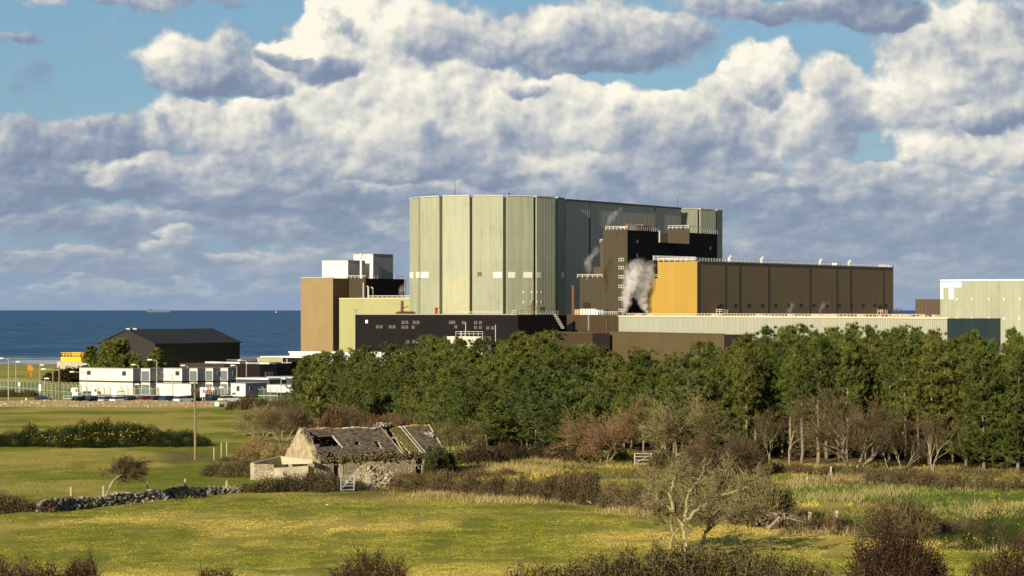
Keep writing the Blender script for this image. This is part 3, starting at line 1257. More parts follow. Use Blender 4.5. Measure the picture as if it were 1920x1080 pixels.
# ---------------------------------------------------------------- far right hall and brown box
C = P(2040, 745)
L = along(C, E2, 1763)
ph = thing('pale_hall', 'pale green hall with white repaired cladding at its upper left corner, cut by frame edge', 'building', v3(C, -6))
zt = Z(527, 770)
mb = MB()
mb.box(C, E2, L, E1, 40, G0, zt)
mb.build('wall', concrete_b, ph)
mb = MB()
mb.box(C - E1 * .2, E2, L, E1, .5, zt + .003, zt + .45)
mb.build('roof_edge', whitep, ph)


def hallpatch(x0, x1, y0, y1, mat, nm, t=.1):
    a, b = along(C, E2, x1), along(C, E2, x0)
    Yw = 745 + E2[1] * (a + b) / 2
    mb = MB()
    patch(mb, C, E2, -E1, a, b, Z(y1, Yw), Z(y0, Yw), t)
    return mb.build(nm, mat, ph)


hallpatch(1763.5, 1803, 528.5, 539, white_m, 'white_panel')
hallpatch(1763.5, 1769, 539.2, 561, white_m, 'white_panel')
hallpatch(1779, 1789, 539.2, 561, white_m, 'white_panel')
hallpatch(1763.5, 1920, 561, 561.8, plain('seam_shadowgap', (.33, .35, .22)), 'seam', .05)
for x in (1794, 1822, 1854, 1883, 1912):
    for yy in (561, 597):
        hallpatch(x - 1.2, x + 1.2, yy - 2, yy + 2, litglass, 'window', .14)
C = P(1764, 790)
L = along(C, E2, 1716)
bx = thing('brown_box_building', 'small plain brown box building left of the pale hall', 'building', v3(C, -6))
mb = MB()
mb.box(C, E2, L, E1, 10, G0, Z(562, 795))
mb.build('wall', brown2, bx)
mb = MB()
mb.box(C - E1 * .1, E2, L, E1, 1, Z(562, 795) + .003, Z(562, 795) + .25)
mb.build('roof_edge', roof_m, bx)
q = P(1690, 700)
mb = MB()
rail(mb, [v3(q, zpt + .1), v3(q + pd * 6, zpt + .1), v3(q + pd * 6 - pn_ * 2, zpt + .1)], 2.4, 2, .16)
o = mb.build('roof_frame', brown2, None, loc=v3(q, zpt))
tag(o, 'small brown pipe frame on the pale roof near the brown box building', 'frame')

# ---------------------------------------------------------------- black block in front of the drum
C, L2, L1 = rect(666, 970, 1046, 790)
bk = thing('black_block', 'long low black clad block with rows of small pale windows below the pale drum', 'building', v3(C, -6))
zb_ = Z(590.5, 790)
mb = MB()
mb.box(C, E2, L2, E1, L1 + 6, G0, zb_)
mb.build('wall', navy, bk)
mb = MB()
mb.box(C + E2 * .05, E1, L1, -E2, .2, G0, zb_ - .1)
mb.build('side_wall', blackm, bk)
mb = MB()
mb.box(C - E1 * .15, E2, L2, E1, .5, zb_ + .003, zb_ + .3)
mb.build('roof_edge', plain('edge_grey', (.30, .29, .24)), bk)


def bkwin(x, y, w=7.5, h=7, n=3):
    a, b = along(C, E2, x + w), along(C, E2, x)
    Yw = 790 + E2[1] * (a + b) / 2
    mb = MB()
    patch(mb, C, E2, -E1, a, b, Z(y + h / 2, Yw), Z(y - h / 2, Yw), .05)
    f = mb.build('window', glass, bk)
    mb = MB()
    for k in range(n):
        c = a + (b - a) * (k + .5) / n
        for zz in (.18, .42, .74):
            patch(mb, C - E1 * .055, E2, -E1, c - .22, c + .22, Z(y + h / 2 - zz * h, Yw), Z(y + h / 2 - (zz + .16) * h, Yw), .05)
    mb.build('pane', plain('faded_blind', (.19, .16, .135)), f)


for x, y in ((705, 613), (712, 613), (729, 613), (736, 613), (753, 604.5), (760, 604.5), (774, 604.5), (781, 604.5), (753, 613.5), (760, 613.5), (772, 613.5),
             (762, 641), (773, 641), (780, 641), (842, 604.5), (848, 604.5), (852, 613), (889, 605), (898, 605), (889, 614), (898, 614), (912, 615), (921, 615), (866, 605)):
    bkwin(x, y, 6, 7, 2)
mb = MB()
a = along(C, E2, 690)
patch(mb, C, E2, -E1, a, a + 1.0, Z(606, 820), Z(600, 820), .1)
mb.build('lamp', whitep, bk)
mb = MB()
rail(mb, [v3(C + E2 * (along(C, E2, 960)), zb_ + .3), v3(C + E2 * .2, zb_ + .3), v3(C + E1 * L1, zb_ + .3)], 1.1, 1.6, .12)
rail(mb, [v3(C + E2 * along(C, E2, 860), zb_ + .3), v3(C + E2 * along(C, E2, 940), zb_ + .3)], .9, 2.2, .07)
mb.build('railing', railm, bk)
mb = MB()
a = C + E1 * (L1 - .5)
a = C + E1 * along(C, E1, 1036) - E2 * .5
for e in (0, 1.2):
    mb.bar(v3(a - E2 * e, zb_), v3(a - E2 * e + E1 * 5.0, zb_ - 4.5), .25)
for k in range(9):
    q = a + E1 * (5.0 * k / 8.)
    mb.bar(v3(q, zb_ - 4.5 * k / 8.), v3(q - E2 * 1.2, zb_ - 4.5 * k / 8.), .2)
mb.build('stair', steel, bk)
# roof top bits
q = P(818, 868)
mb = MB()
mb.cbox(q[0], q[1], zb_ - .3, .95, .6, Z(578, 868) - zb_ + .3, .55)
mb.cbox(q[0] + .5, q[1], Z(578, 868), 2.1, .8, .25, .55)
o = mb.build('red_cabinet', redm, None, loc=v3(q, zb_))
tag(o, 'small red orange cabinet at the foot of the pale drum', 'cabinet')
for px, Y, py, lb, st in ((754, 830, 564, 'rusty chimney venting steam in front of the lime wall', 1), (999, 830, 564, 'short rusty stack with side arms in front of the pale drum', 2)):
    q = P(px, Y)
    mb = MB()
    mb.tube([v3(q, zb_ - .2), v3(q, Z(py, Y))], [.55, .5], 10)
    mb.bar(v3(q, zb_ + 2.2), v3(q + np.array([2.2, 0]), zb_ + 2.9), .3)
    if st == 2:
        mb.bar(v3(q, zb_ + 2.6), v3(q + np.array([-2.1, .4]), zb_ + 2.9), .35)
        mb.bar(v3(q, zb_ + 2.3), v3(q + np.array([3.4, -.4]), zb_ + 1.6), .35)
    else:
        mb.cbox(q[0] + 1.2, q[1], zb_, 6.2, 3, .9, .5)
        mb.cbox(q[0] + 1.2, q[1], zb_ + .9, 5.2, 2.4, .25, .5)
    o = mb.build('rusty_stack', rust, None, loc=v3(q, zb_))
    tag(o, lb, 'chimney')
q = P(1017, 826)
mb = MB()
mb.cbox(q[0], q[1], zb_ + .8, 2, .5, 1.9, .55)
mb.bar(v3(q, zb_), v3(q, zb_ + 1), .25)
o = mb.build('green_panel', plain('dark_green_paint', (.035, .06, .025)), None, loc=v3(q, zb_))
tag(o, 'dark green panel on a post beside the short rusty stack', 'panel')
# pale roof cabin and mast among the pine tops
q = P(868, 770)
ca = thing('pale_kiosk', 'cream roofed kiosk just above the pine tops below the black block', 'kiosk', v3(q, -6))
mb = MB()
a = along(P(905, 768), E2, 838)
mb.box(P(905, 768), E2, a, E1, 5, G0, Z(631, 770))
mb.build('wall', plain('cream_wall', (.66, .60, .46)), ca)
mb = MB()
q = P(905, 768)
rail(mb, [v3(q + E2 * a * .75, Z(631, 770)), v3(q, Z(631, 770))], 1.6, 1.7, .1)
for px, py in ((873, 604), (865, 622), (929, 609)):
    q = P(px, 772)
    mb.bar(v3(q, Z(640, 772)), v3(q, Z(py, 772)), .16)
mb.bar(v3(P(864, 772), Z(626, 772)), v3(P(872, 772), Z(626, 772)), .12)
mb.build('roof_frame', railm, ca)

# ---------------------------------------------------------------- tan tower, lime hall and white roof cabins on the left
C, L2, L1 = rect(565, 625, 637, 960)
tt = thing('tan_tower', 'tan ribbed square tower with shaded right side at the left end of the works', 'building', v3(C, -7))
mb = MB()
mb.box(C, E2, L2, -E1, .3, -9, Z(521, 962))
mb.build('ribbed_wall', tan, tt)
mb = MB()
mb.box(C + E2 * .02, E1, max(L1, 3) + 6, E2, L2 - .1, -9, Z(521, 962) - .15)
mb.build('side_wall', paint('shaded_tan_cladding', (.17, .105, .055), .6, .06, .1, .3, 1.1), tt)  # darker tan: shade of the right side put into the cladding colour
mb = MB()
mb.box(C - E1 * .45, E2, L2, E1, .6, Z(521, 962) + .003, Z(521, 962) + .3)
mb.build('roof_edge', plain('edge_tan', (.50, .40, .26)), tt)
C = P(790, 938)
L = along(C, E2, 636)
lh = thing('lime_hall', 'pale lime green hall between the tan tower and the big drum', 'building', v3(C, -7))
zt = Z(560, 950)
mb = MB()
mb.box(C, E2, L, E1, 16, -9, zt)
mb.build('wall', lime, lh)
mb = MB()
rail(mb, [v3(C + E2 * along(C, E2, 690), zt), v3(C, zt)], 1.15, 2.2, .16)
mb.build('railing', railm, lh)
mb = MB()
mb.box(C - E1 * .1, E2, L, E1, .5, zt + .003, zt + .3)
mb.build('roof_edge', plain('edge_lime', (.60, .58, .34)), lh)
mb = MB()
s = along(C, E2, 668)
mb.bar(v3(C + E2 * s - E1 * .2, Z(587, 955)), v3(C + E2 * s - E1 * .2, Z(580, 955)), .3)
mb.bar(v3(C + E2 * s - E1 * .2, Z(580, 955)), v3(C + E2 * (s + 1.6) - E1 * .2, Z(580, 955)), .3)
mb.build('lamp_bracket', plain('bracket', (.3, .3, .16)), lh)
# dark rooftop plant house with pipes and ladders
C, L2, L1 = rect(640, 686, 760, 965)
dk = thing('dark_plant_house', 'dark brown plant house with pipes and ladders above the lime hall', 'building', v3(C, zt))
zk = Z(522, 965)
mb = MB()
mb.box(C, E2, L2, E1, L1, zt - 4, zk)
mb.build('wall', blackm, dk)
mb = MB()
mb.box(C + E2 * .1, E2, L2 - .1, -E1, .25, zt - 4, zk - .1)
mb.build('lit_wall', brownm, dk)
mb = MB()
for px in (645, 683):
    s = along(C, E2, px)
    mb.tube([v3(C + E2 * s - E1 * .6, zt), v3(C + E2 * s - E1 * .6, Z(530, 965))], .28, 6)
for px, py in ((688, 538), (696, 540)):
    q = C + E1 * along(C, E1, px) - E2 * .7
    mb.tube([v3(q, zt), v3(q, Z(py, 965)), v3(q + np.array([-.6, 0]), Z(py - 1.5, 965))], .38, 7)
mb.build('pipe', plain('pipe_grey', (.48, .44, .42)), dk)
for px, e in ((652, E2), (757, E1)):
    s = along(C, e, px)
    nn = -E1 if e is E2 else -E2
    mb = MB()
    for g in (-.5, .5):
        mb.bar(v3(C + e * (s + g) + nn * .8, zt + .5), v3(C + e * (s + g) + nn * .8, zk + 1.2), .16)
    for k in range(14):
        z = zt + 1 + (zk - zt) * k / 13.
        mb.bar(v3(C + e * (s - .5) + nn * .8, z), v3(C + e * (s + .5) + nn * .8, z), .14)
    mb.build('ladder', plain('ladder_tan', (.50, .40, .30)), dk)
mb = MB()
rail(mb, [v3(C + E2 * L2 * .9, zk), v3(C, zk), v3(C + E1 * 8, zk)], 1.2, 1.6, .14)
rail(mb, [v3(C + E1 * (L1 - 8), zk), v3(C + E1 * L1, zk)], 1.2, 1.6, .14)
mb.build('railing', railm, dk)
for pl, pc, pr, Y, py, lb in ((604, 652, 684, 972, 489, 'white cube shaped roof cabin on the tan tower, left and lower of two'),
                             (663, 699, 736.5, 984, 477, 'white roof cabin with shaded side beside the drum, right and taller of two')):
    C, L2, L1 = rect(pl, pc, pr, Y)
    wc = thing('roof_cabin', lb, 'cabin', v3(C, zk))
    zt_ = Z(py, Y)
    mb = MB()
    mb.box(C, E2, L2, E1, L1, zk - 3, zt_)
    mb.build('wall', white_m, wc)
    mb = MB()
    mb.box(C + E2 * .02, E1, L1, -E2, .2, zk - 3, zt_ - .3)
    mb.build('side_wall', paint('shaded_ribbed', (.42, .40, .40), .6, .05, .1, .5, 1.0, .05), wc)  # side of the white cabin, its shade put into the grey
    mb = MB()
    mb.box(C - E1 * .2 - E2 * .3, E2, L2 + .3, E1, L1 + .4, zt_ + .004, zt_ + .3)
    mb.build('roof', plain('cabin_roof', (.45, .42, .40)), wc)
q = P(677, 975)
mb = MB()
mb.tube([v3(q, zk), v3(q, Z(478, 975)), v3(q, Z(475, 975))], [.5, .5, .7], 8)
o = mb.build('flue', plain('flue_white', (.70, .66, .6)), None, loc=v3(q, zk))
tag(o, 'thin pale flue pipe between the two white roof cabins', 'flue')
# white low office building by the wood
C = P(760, 742)
L = along(C, E2, 543)
wb = thing('white_office', 'low white flat roofed building behind the left edge of the wood', 'building', v3(C, -6))
zt = Z(661, 765)
mb = MB()
mb.box(C, E2, L, E1, 14, G0, zt)
mb.build('wall', white_m, wb)
mb = MB()
mb.box(C - E1 * .3 - E2 * .3, E2, L + .6, E1, 14, zt + .004, zt + .35)
mb.build('roof', whitep, wb)
mb = MB()
a, b = along(C, E2, 652), along(C, E2, 612)
patch(mb, C, E2, -E1, a, b, Z(671, 768), Z(663.5, 768), .1)
wn = mb.build('window', plain('window_blue', (.10, .13, .22), .2), wb)
mb = MB()
for k in range(5):
    s = a + (b - a) * k / 4.
    patch(mb, C - E1 * .1, E2, -E1, s - .12, s + .12, Z(671, 768), Z(663.5, 768), .1)
mb.build('mullion', whitep, wn)


# ================================================================== the yard on the left: shed, cabins, fence, cars, lamps
C, L2, L1 = rect(185, 290, 450, 740)
zg = float(gz(*C))
sd = thing('black_shed', 'big black pitched roof shed standing by the sea', 'shed', v3(C, zg))
ze, zr = Z(645, 740), Z(619, 748)
shed_m = paint('shed_black', (.023, .020, .019), .6, .1, .1, .4, 1.0, .08)
mb = MB()
pf = [(0, zg - 2), (L2, zg - 2), (L2, ze), (L2 / 2, zr), (0, ze)]
mb.extrude(pf, v3(C + E1 * L1 / 2, 0), v3(E2, 0), (0, 0, 1), v3(E1, 0), L1 - .1)
mb.build('wall', shed_m, sd)
for sgn in (0, 1):
    mb = MB()
    a, b = (0, L2 / 2) if sgn == 0 else (L2, L2 / 2)
    q0 = C + E2 * a - E2 * (.5 if sgn == 0 else -.5)
    q1 = C + E2 * b
    n = E1 * .4
    zz = ze - .5 * (zr - ze) / (L2 / 2)
    v = [v3(q0 - n, zz), v3(q0 + E1 * L1 + n, zz), v3(q1 + E1 * L1 + n, zr), v3(q1 - n, zr)]
    v = [p + (0, 0, .05) for p in v] + [p + (0, 0, .3) for p in v]
    mb.raw(v, _BOXF)
    mb.build('roof_slope', paint('shed_roof', (.026, .025, .026), .65, .06, .05, .2, 1.), sd)
for px in (238, 247):
    mb = MB()
    q = C + E2 * L2 / 2 + E1 * ((px - 236) * .35)
    mb.cbox(q[0], q[1], zr + .1, .9, .9, .5, .5)
    mb.build('roof_vent', whitep, sd)

# low dark building with a sand coloured fascia and a roller door
C, L2, L1 = rect(336, 487, 546, 640)
zg = float(gz(*C))
ld = thing('low_dark_workshop', 'low dark brown workshop with a grey roller door behind the white cabins', 'workshop', v3(C, zg))
zt = Z(683, 640)
umb = paint('umber_dark', (.030, .023, .019), .6, .1, .1, .3, 1.1)
mb = MB()
mb.box(C, E2, L2, E1, L1 * .55, zg - 1, zt)
mb.build('wall', umb, ld)
mb = MB()
mb.box(C + E2 * .03, E1, L1, E2, 12, zg - 1, zt - .06)
mb.build('side_wall', blackm, ld)
mb = MB()
a, b = along(C, E1, 497), along(C, E1, 512)
patch(mb, C, E1, -E2, a, b, zg + .1, Z(696, 650), .1)
mb.build('roller_door', plain('door_grey', (.16, .18, .19)), ld)
for px, ln in ((395, 9), (421, 9), (466, 5), (474, 10)):
    q = C + E2 * along(C, E2, px) if px < 487 else C
    mb = MB()
    mb.box(q + E1 * 2 - E2 * ln * .4, E2, ln * .8, E1, 3, zt + .02, zt + .45)
    mb.build('skylight', plain('skylight', (.62, .62, .60)), ld)
C2_, L2, L1 = rect(482, 528, 548, 668)
zg = float(gz(*C2_))
fs = thing('sand_fascia_building', 'flat roofed building with a pale lime fascia and white roof edge beside the white office', 'building', v3(C2_, zg))
mb = MB()
mb.box(C2_, E2, L2, E1, 16, Z(679, 668), Z(670.5, 668))
mb.build('fascia', lime, fs)
mb = MB()
mb.box(C2_ + E1 * .2, E2, L2 - .2, E1, 15, zg - 1, Z(679, 668) - .01)
mb.build('wall', blackm, fs)
mb = MB()
mb.box(C2_ + E2 * (L2 * .6) - E1 * .4 - E2 * 14, E2, 16, E1, 12, Z(670.3, 668) + .01, Z(668.3, 668))
mb.build('roof', whitep, fs)
mb = MB()
for px in (529, 538):
    q = P(px, 668)
    mb.bar(v3(q, zg), v3(q, Z(670, 668)), .22)
    mb.bar(v3(q, Z(680, 668)), v3(q + np.array([1.3, 0]), Z(680, 668)), .18)
mb.build('porch_frame', steel, fs)
zb2 = Z(677, 690)
q = P(452, 690)
bb = thing('dark_flat_building', 'long flat dark building just right of the big black shed', 'building', v3(q, -5))
mb = MB()
mb.box(P(480, 690), E2, along(P(480, 690), E2, 425), E1, 18, -6, Z(676.5, 690))
mb.build('wall', blackm, bb)
mb = MB()
mb.box(P(480, 690) - E1 * .2, E2, along(P(480, 690), E2, 425), E1, 18.4, Z(676.5, 690) + .004, Z(676.5, 690) + .3)
mb.build('roof', roof_m, bb)

# white portable cabins, two storeys, in a saw-tooth row
cabw = paint('cabin_white', (.66, .645, .58), .55, .03, .2, .25, .6, .03)
cabshade = plain('cabin_side_shade', (.215, .235, .265))  # shade of the cabins' right sides put into this grey
cabs = plain('cabin_skirt', (.035, .035, .04))
cabroof = plain('cabin_grey_roof', (.34, .35, .36))


def cabin(label, C, L2, L1, z0, h, win=None, door=None, group=None, top=True, e1=E1, e2=E2):
    o = thing('portable_cabin', label, 'cabin', v3(C, z0), group)
    mb = MB()
    mb.box(C, e2, L2, e1, L1, z0 + .12, z0 + h - .12)
    mb.build('wall', cabw, o)
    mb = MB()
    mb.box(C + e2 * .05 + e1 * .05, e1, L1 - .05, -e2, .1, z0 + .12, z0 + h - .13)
    mb.build('shaded_side', cabshade, o)
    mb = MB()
    mb.box(C - e1 * .12 - e2 * .12, e2, L2 + .24, e1, L1 + .24, z0 + h - .12, z0 + h)
    mb.build('roof', cabroof if top else cabs, o)
    mb = MB()
    mb.box(C + e1 * .08 + e2 * .08, e2, L2 - .16, e1, L1 - .16, z0 - .06, z0 + .12)
    mb.build('skirt', cabs, o)
    for (s0, s1, a, b, face) in (win or []):
        mb = MB()
        if face == 'l':
            patch(mb, C, e2, -e1, s0, s1, z0 + a, z0 + b, .06)
        else:
            patch(mb, C - e2 * .06, e1, -e2, s0, s1, z0 + a, z0 + b, .06)
        f = mb.build('window', plain('frame_grey', (.30, .30, .30)), o)
        mb = MB()
        if face == 'l':
            patch(mb, C - e1 * .07, e2, -e1, s0 + .1, s1 - .1, z0 + a + .1, z0 + b - .1, .04)
        else:
            patch(mb, C - e2 * .13, e1, -e2, s0 + .1, s1 - .1, z0 + a + .1, z0 + b - .1, .04)
        mb.build('pane', glass, f)
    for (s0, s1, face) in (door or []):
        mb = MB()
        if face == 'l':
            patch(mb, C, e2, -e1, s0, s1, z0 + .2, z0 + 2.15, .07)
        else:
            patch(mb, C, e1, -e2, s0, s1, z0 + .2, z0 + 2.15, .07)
        mb.build('door', plain('porch_shade_bluegrey', (.12, .145, .18)), o)  # wide flat panel; shade of the porch recess put into its colour
    return o


row = [(149, 249, 264), (264, 281, 306), (306, 341, 355), (355, 370, 385), (385, 399, 413), (413, 427, 442)]
words = ['the widest at the left end', 'second from the left', 'third from the left with a dark window', 'fourth from the left', 'fifth from the left', 'right end one of the row']
Yc = 497.0
prev = None
for k, (pl, pc, pr) in enumerate(row):
    if prev is None:
        C = P(pc, Yc)
    else:
        # its left end meets the far end of the cabin before it
        d = -E2
        L = along(prev, d, pc)
        C = prev + d * L
    L2, L1 = along(C, E2, pl), along(C, E1, pr)
    z0 = Z(741, 500) + .1
    hh = 2.72
    w1 = [(L2 * .12, L2 * .12 + 1.1, 1.2, 2.2, 'l')] if k in (0, 2) else []
    if k == 0:
        w1.append((L2 * .78, L2 * .78 + 1.1, 1.2, 2.2, 'l'))
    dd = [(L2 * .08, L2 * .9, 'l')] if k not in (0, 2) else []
    ww = [(L1 * .55, L1 * .55 + .7, 1.2, 2.1, 'r')] if k in (1, 4, 5) else []
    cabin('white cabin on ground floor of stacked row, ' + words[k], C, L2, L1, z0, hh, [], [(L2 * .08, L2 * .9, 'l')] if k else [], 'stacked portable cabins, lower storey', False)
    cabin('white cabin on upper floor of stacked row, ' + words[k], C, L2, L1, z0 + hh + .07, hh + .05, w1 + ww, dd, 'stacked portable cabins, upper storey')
    prev = C + E1 * L1

C, L2, L1 = rect(293, 358, 371, 474)
z0 = Z(744.5, 474)
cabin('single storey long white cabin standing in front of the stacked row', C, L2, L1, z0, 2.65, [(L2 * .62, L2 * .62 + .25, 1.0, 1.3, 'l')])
C, L2, L1 = rect(433, 460, 500, 474)
z0 = Z(744.5, 474)
o = cabin('single storey white cabin with a shaded side at the right of the yard', C, L2, L1, z0, 2.75, [(L2 * .38, L2 * .38 + .8, 1.1, 2.2, 'l'), (1.2, 2.0, 1.2, 2.1, 'r')])
C, L2, L1 = rect(500, 552, 575, 486)
z0 = Z(737.5, 486)
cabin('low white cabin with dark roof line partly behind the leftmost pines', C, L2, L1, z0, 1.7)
for (pl, pc, Y, y0, lb) in ((441, 503, 520, 709.5, 'white flat roof of a low shelter behind the right cabin'), (500, 548, 545, 707, 'grey flat roof of a low shelter near the white office')):
    C = P(pc, Y)
    L = along(C, E2, pl)
    o = thing('flat_roof_shelter', lb, 'shelter', v3(C, float(gz(*C))))
    mb = MB()
    mb.box(C, E2, L, E1, 7, Z(y0 + 2.5, Y), Z(y0, Y))
    mb.build('roof', whitep if pl < 480 else plain('roof_palegrey', (.5, .48, .45)), o)
    mb = MB()
    mb.box(C + E1 * .5, E2, L, E1, 6, float(gz(*C)) - .5, Z(y0 + 2.5, Y) - .01)
    mb.build('wall', plain('shelter_dark', (.06, .055, .055)), o)

# bins and machines in front of the widest cabin
for k, px in enumerate((160, 167, 174, 185)):
    q = on(px, 490)
    mb = MB()
    mb.cbox(q[0], q[1], q[2], .75, .7, 1.5, .5)
    mb.extrude([(-.4, 1.5), (.4, 1.5), (.25, 1.75), (-.3, 1.8)], q, (cos(.5), sin(.5), 0), (0, 0, 1), (-sin(.5), cos(.5), 0), .8)
    o = mb.build('wheelie_bin', plain('bin_black', (.025, .028, .026)), None, loc=q)
    tag(o, 'black bin in front of the widest cabin, %s of four' % ['leftmost', 'second', 'third', 'rightmost'][k], 'bin', 'bins by the widest cabin')

# security fence with cranked tops
gp = plain('fence_green', (.16, .26, .18), .6)
concp = plain('concrete_post', (.27, .255, .215), .9)
m, t = newmat('chain_link')
tr = t.n('ShaderNodeBsdfTransparent')
df = t.n('ShaderNodeBsdfDiffuse')
df.inputs[0].default_value = (.10, .19, .125, 1)
mx = t.n('ShaderNodeMixShader')
mx.inputs[0].default_value = .30
t.t.links.new(tr.outputs[0], mx.inputs[1])
t.t.links.new(df.outputs[0], mx.inputs[2])
ow = t.n('ShaderNodeOutputMaterial')
t.t.links.new(mx.outputs[0], ow.inputs['Surface'])
chain = m


def fence(label, a, b, n, h=2.6, crank=True, lean=(-.55, 0)):
    a, b = np.array(a[:2]), np.array(b[:2])
    za = float(gz(*a))
    o = thing('security_fence', label, 'fence', v3(a, za))
    top, bot = [], []
    for k in range(n + 1):
        p = a + (b - a) * k / n
        z = float(gz(*p))
        mb = MB()
        mb.bar(v3(p, z - .2), v3(p, z + h), .13)
        if crank:
            mb.bar(v3(p, z + h), v3(p + np.array(lean), z + h + .5), .13)
        mb.build('post', concp, o)
        top.append(v3(p, z + h - .05))
        bot.append(v3(p, z + .02))
    mb = MB()
    nn = len(top)
    mb.raw(top + bot, [(i, i + 1, nn + i + 1, nn + i) for i in range(nn - 1)])
    mb.build('mesh_panel', chain, o)
    mb = MB()
    for i in range(nn - 1):
        mb.bar((top[i] + bot[i]) / 2, (top[i + 1] + bot[i + 1]) / 2, .10)
        mb.bar(top[i], top[i + 1], .05)
    mb.build('rail', steel, o)
    return o


fence('green mesh security fence with cranked concrete posts running left from the cabins', P(-40, 545), P(152, 492), 26, 3.0)
fence('green mesh security fence with cranked posts in front of the widest cabin', P(152, 486), P(296, 478), 13, 2.6)
fence('green mesh security fence behind the right hand white cabin', P(372, 482), P(520, 476), 12, 2.6)
fence('low pale railing fence along the verge below the cabins', P(118, 480), P(298, 474), 16, 1.15, False)

# notices
for k, (px, Y, py, wd, ht, lb) in enumerate(((36, 522, 720.5, .5, .8, 'small white notice on the long security fence, nearest the frame edge'),
                                             (75, 508, 727, .5, 1.4, 'tall white notice on the long security fence'),
                                             (137, 476, 731.5, .8, .8, 'small white notice at the left end of the low railing'),
                                             (141, 475, 734, 1.0, 1.5, 'white and red notice on the low railing, left of the bins'),
                                             (177, 474, 734, 1.1, 1.5, 'white and red notice below the widest cabin, beside the bins'),
                                             (214, 473, 733.5, 1.0, 1.5, 'white notice at the right part of the widest cabin'),
                                             (380, 470, 736, 1.0, 1.7, 'white and red notice below the row of site boards'))):
    q = on(px, Y)
    o = thing('notice', lb, 'sign', q)
    zc = Z(py, Y)
    mb = MB()
    mb.cbox(q[0], q[1], q[2] - .1, .1, .1, zc + ht / 2 - q[2], 0)
    mb.build('post', steel, o)
    mb = MB()
    mb.cbox(q[0], q[1] - .1, zc - ht / 2, wd, .06, ht, 0)
    mb.build('board', whitep, o)
    if 'red' in lb:
        mb = MB()
        mb.cbox(q[0] + wd * .22, q[1] - .15, zc - ht * .05, wd * .4, .03, ht * .4, 0)
        mb.build('red_mark', plain('sign_red', (.55, .05, .05)), o)
q0 = on(377, 476)
o = thing('site_board', 'row of white and orange site boards on posts beside the pole', 'sign', q0)
mb = MB()
for px in (376, 384, 391, 402):
    q = on(px, 476)
    mb.bar(q, (q[0], q[1], Z(727, 476)), .12)
mb.bar((on(374, 476)[0], 476, Z(727, 476)), (on(404, 476)[0], 476, Z(727, 476)), .12)
mb.bar((on(374, 476)[0], 476, Z(732.3, 476)), (on(404, 476)[0], 476, Z(732.3, 476)), .14)
mb.build('frame', plain('frame_brown', (.22, .15, .10)), o)
for px, mt in ((378, whitep), (385, whitep), (392, plain('orange_board', (.75, .19, .04))), (399, whitep)):
    q = on(px, 475.7)
    mb = MB()
    mb.cbox(q[0], q[1], Z(731.5, 476), .62, .06, .55, 0)
    mb.build('board', mt, o)

# lamp posts
galv = plain('lamp_post_galv', (.34, .31, .25), .6)


def lamp(px, Y, ytop, arm, label, thick=.16, wood=False):
    q = on(px, Y)
    o = thing('lamp_post', label, 'street lamp', q, 'lamp posts in the works yard')
    zt = Z(ytop, Y)
    mb = MB()
    mb.tube([q - (0, 0, .3), (q[0], q[1], zt - 1.2), (q[0], q[1], zt)], [thick * .75, thick * .6, thick * .45], 7)
    mb.build('pole', galv, o)
    if arm:
        mb = MB()
        mb.tube([(q[0], q[1], zt - .03), (q[0] + arm * .5, q[1], zt + .12), (q[0] + arm, q[1], zt + .16)], [.09, .08, .07], 6)
        mb.build('arm', galv, o)
    mb = MB()
    s = 1 if arm >= 0 else -1
    c = np.array([q[0] + arm, q[1], zt + .16])
    mb.extrude([(-.1, -.02), (.75, -.1), (1.0, .02), (.7, .2), (0, .18)], c, (s, 0, 0), (0, 0, 1), (0, 1, 0), .38)
    mb.build('lamp_head', plain('lamp_head_pale', (.66, .66, .64)), o)


for px, Y, yt, arm, lb in ((16, 480, 674, -1.0, 'tall lamp post at the left frame edge behind the stone wall'),
                           (30, 540, 680, 0, 'slim lamp post on the grassy bank'),
                           (75, 560, 686, 0, 'short lamp post near the bank, left of the two wooden poles'),
                           (83.5, 476, 711.5, 0, 'short white headed lamp by the long security fence'),
                           (112, 452, 694, -2.6, 'thin post with a long arm beside the wooden poles'),
                           (168, 505, 684.5, -.6, 'lamp post behind the left end of the widest cabin'),
                           (163, 488, 699, -2.6, 'long armed lamp in front of the widest cabin'),
                           (253, 470, 722.5, 0, 'short white headed lamp at the corner of the widest cabin'),
                           (260, 506, 685.5, -.7, 'lamp post at the right side of the widest cabin'),
                           (294, 482, 676.5, -1.0, 'tall lamp post at the left end of the long single storey cabin'),
                           (324, 465, 704, -.8, 'lamp post in front of the long single storey cabin'),
                           (352, 515, 687, -.6, 'lamp post rising behind the third stacked cabin'),
                           (444, 530, 687, -.5, 'lamp post at the right end of the stacked cabin row'),
                           (462, 560, 677, -1.2, 'tall lamp post standing before the low dark workshop'),
                           (422, 472, 728, -.3, 'short lamp beside the right hand white cabin'),
                           (527, 480, 712, 0, 'thin lamp post left of the leftmost pines')):
    lamp(px, Y, yt, arm, lb)
wood_m = plain('pole_timber', (.215, .165, .09), .9, .2, 3)
for px, Y, yt, lb in ((99.5, 447, 690, 'plain wooden pole behind the stone wall, left of the pair'), (111, 450, 686, 'plain wooden pole behind the stone wall, right of the pair')):
    q = on(px, Y)
    mb = MB()
    mb.tube([q - (0, 0, .5), (q[0], q[1], Z(yt, Y))], [.17, .13], 8)
    o = mb.build('wooden_pole', wood_m, None, loc=q)
    tag(o, lb, 'pole')
q = on(105.5, 449)
mb = MB()
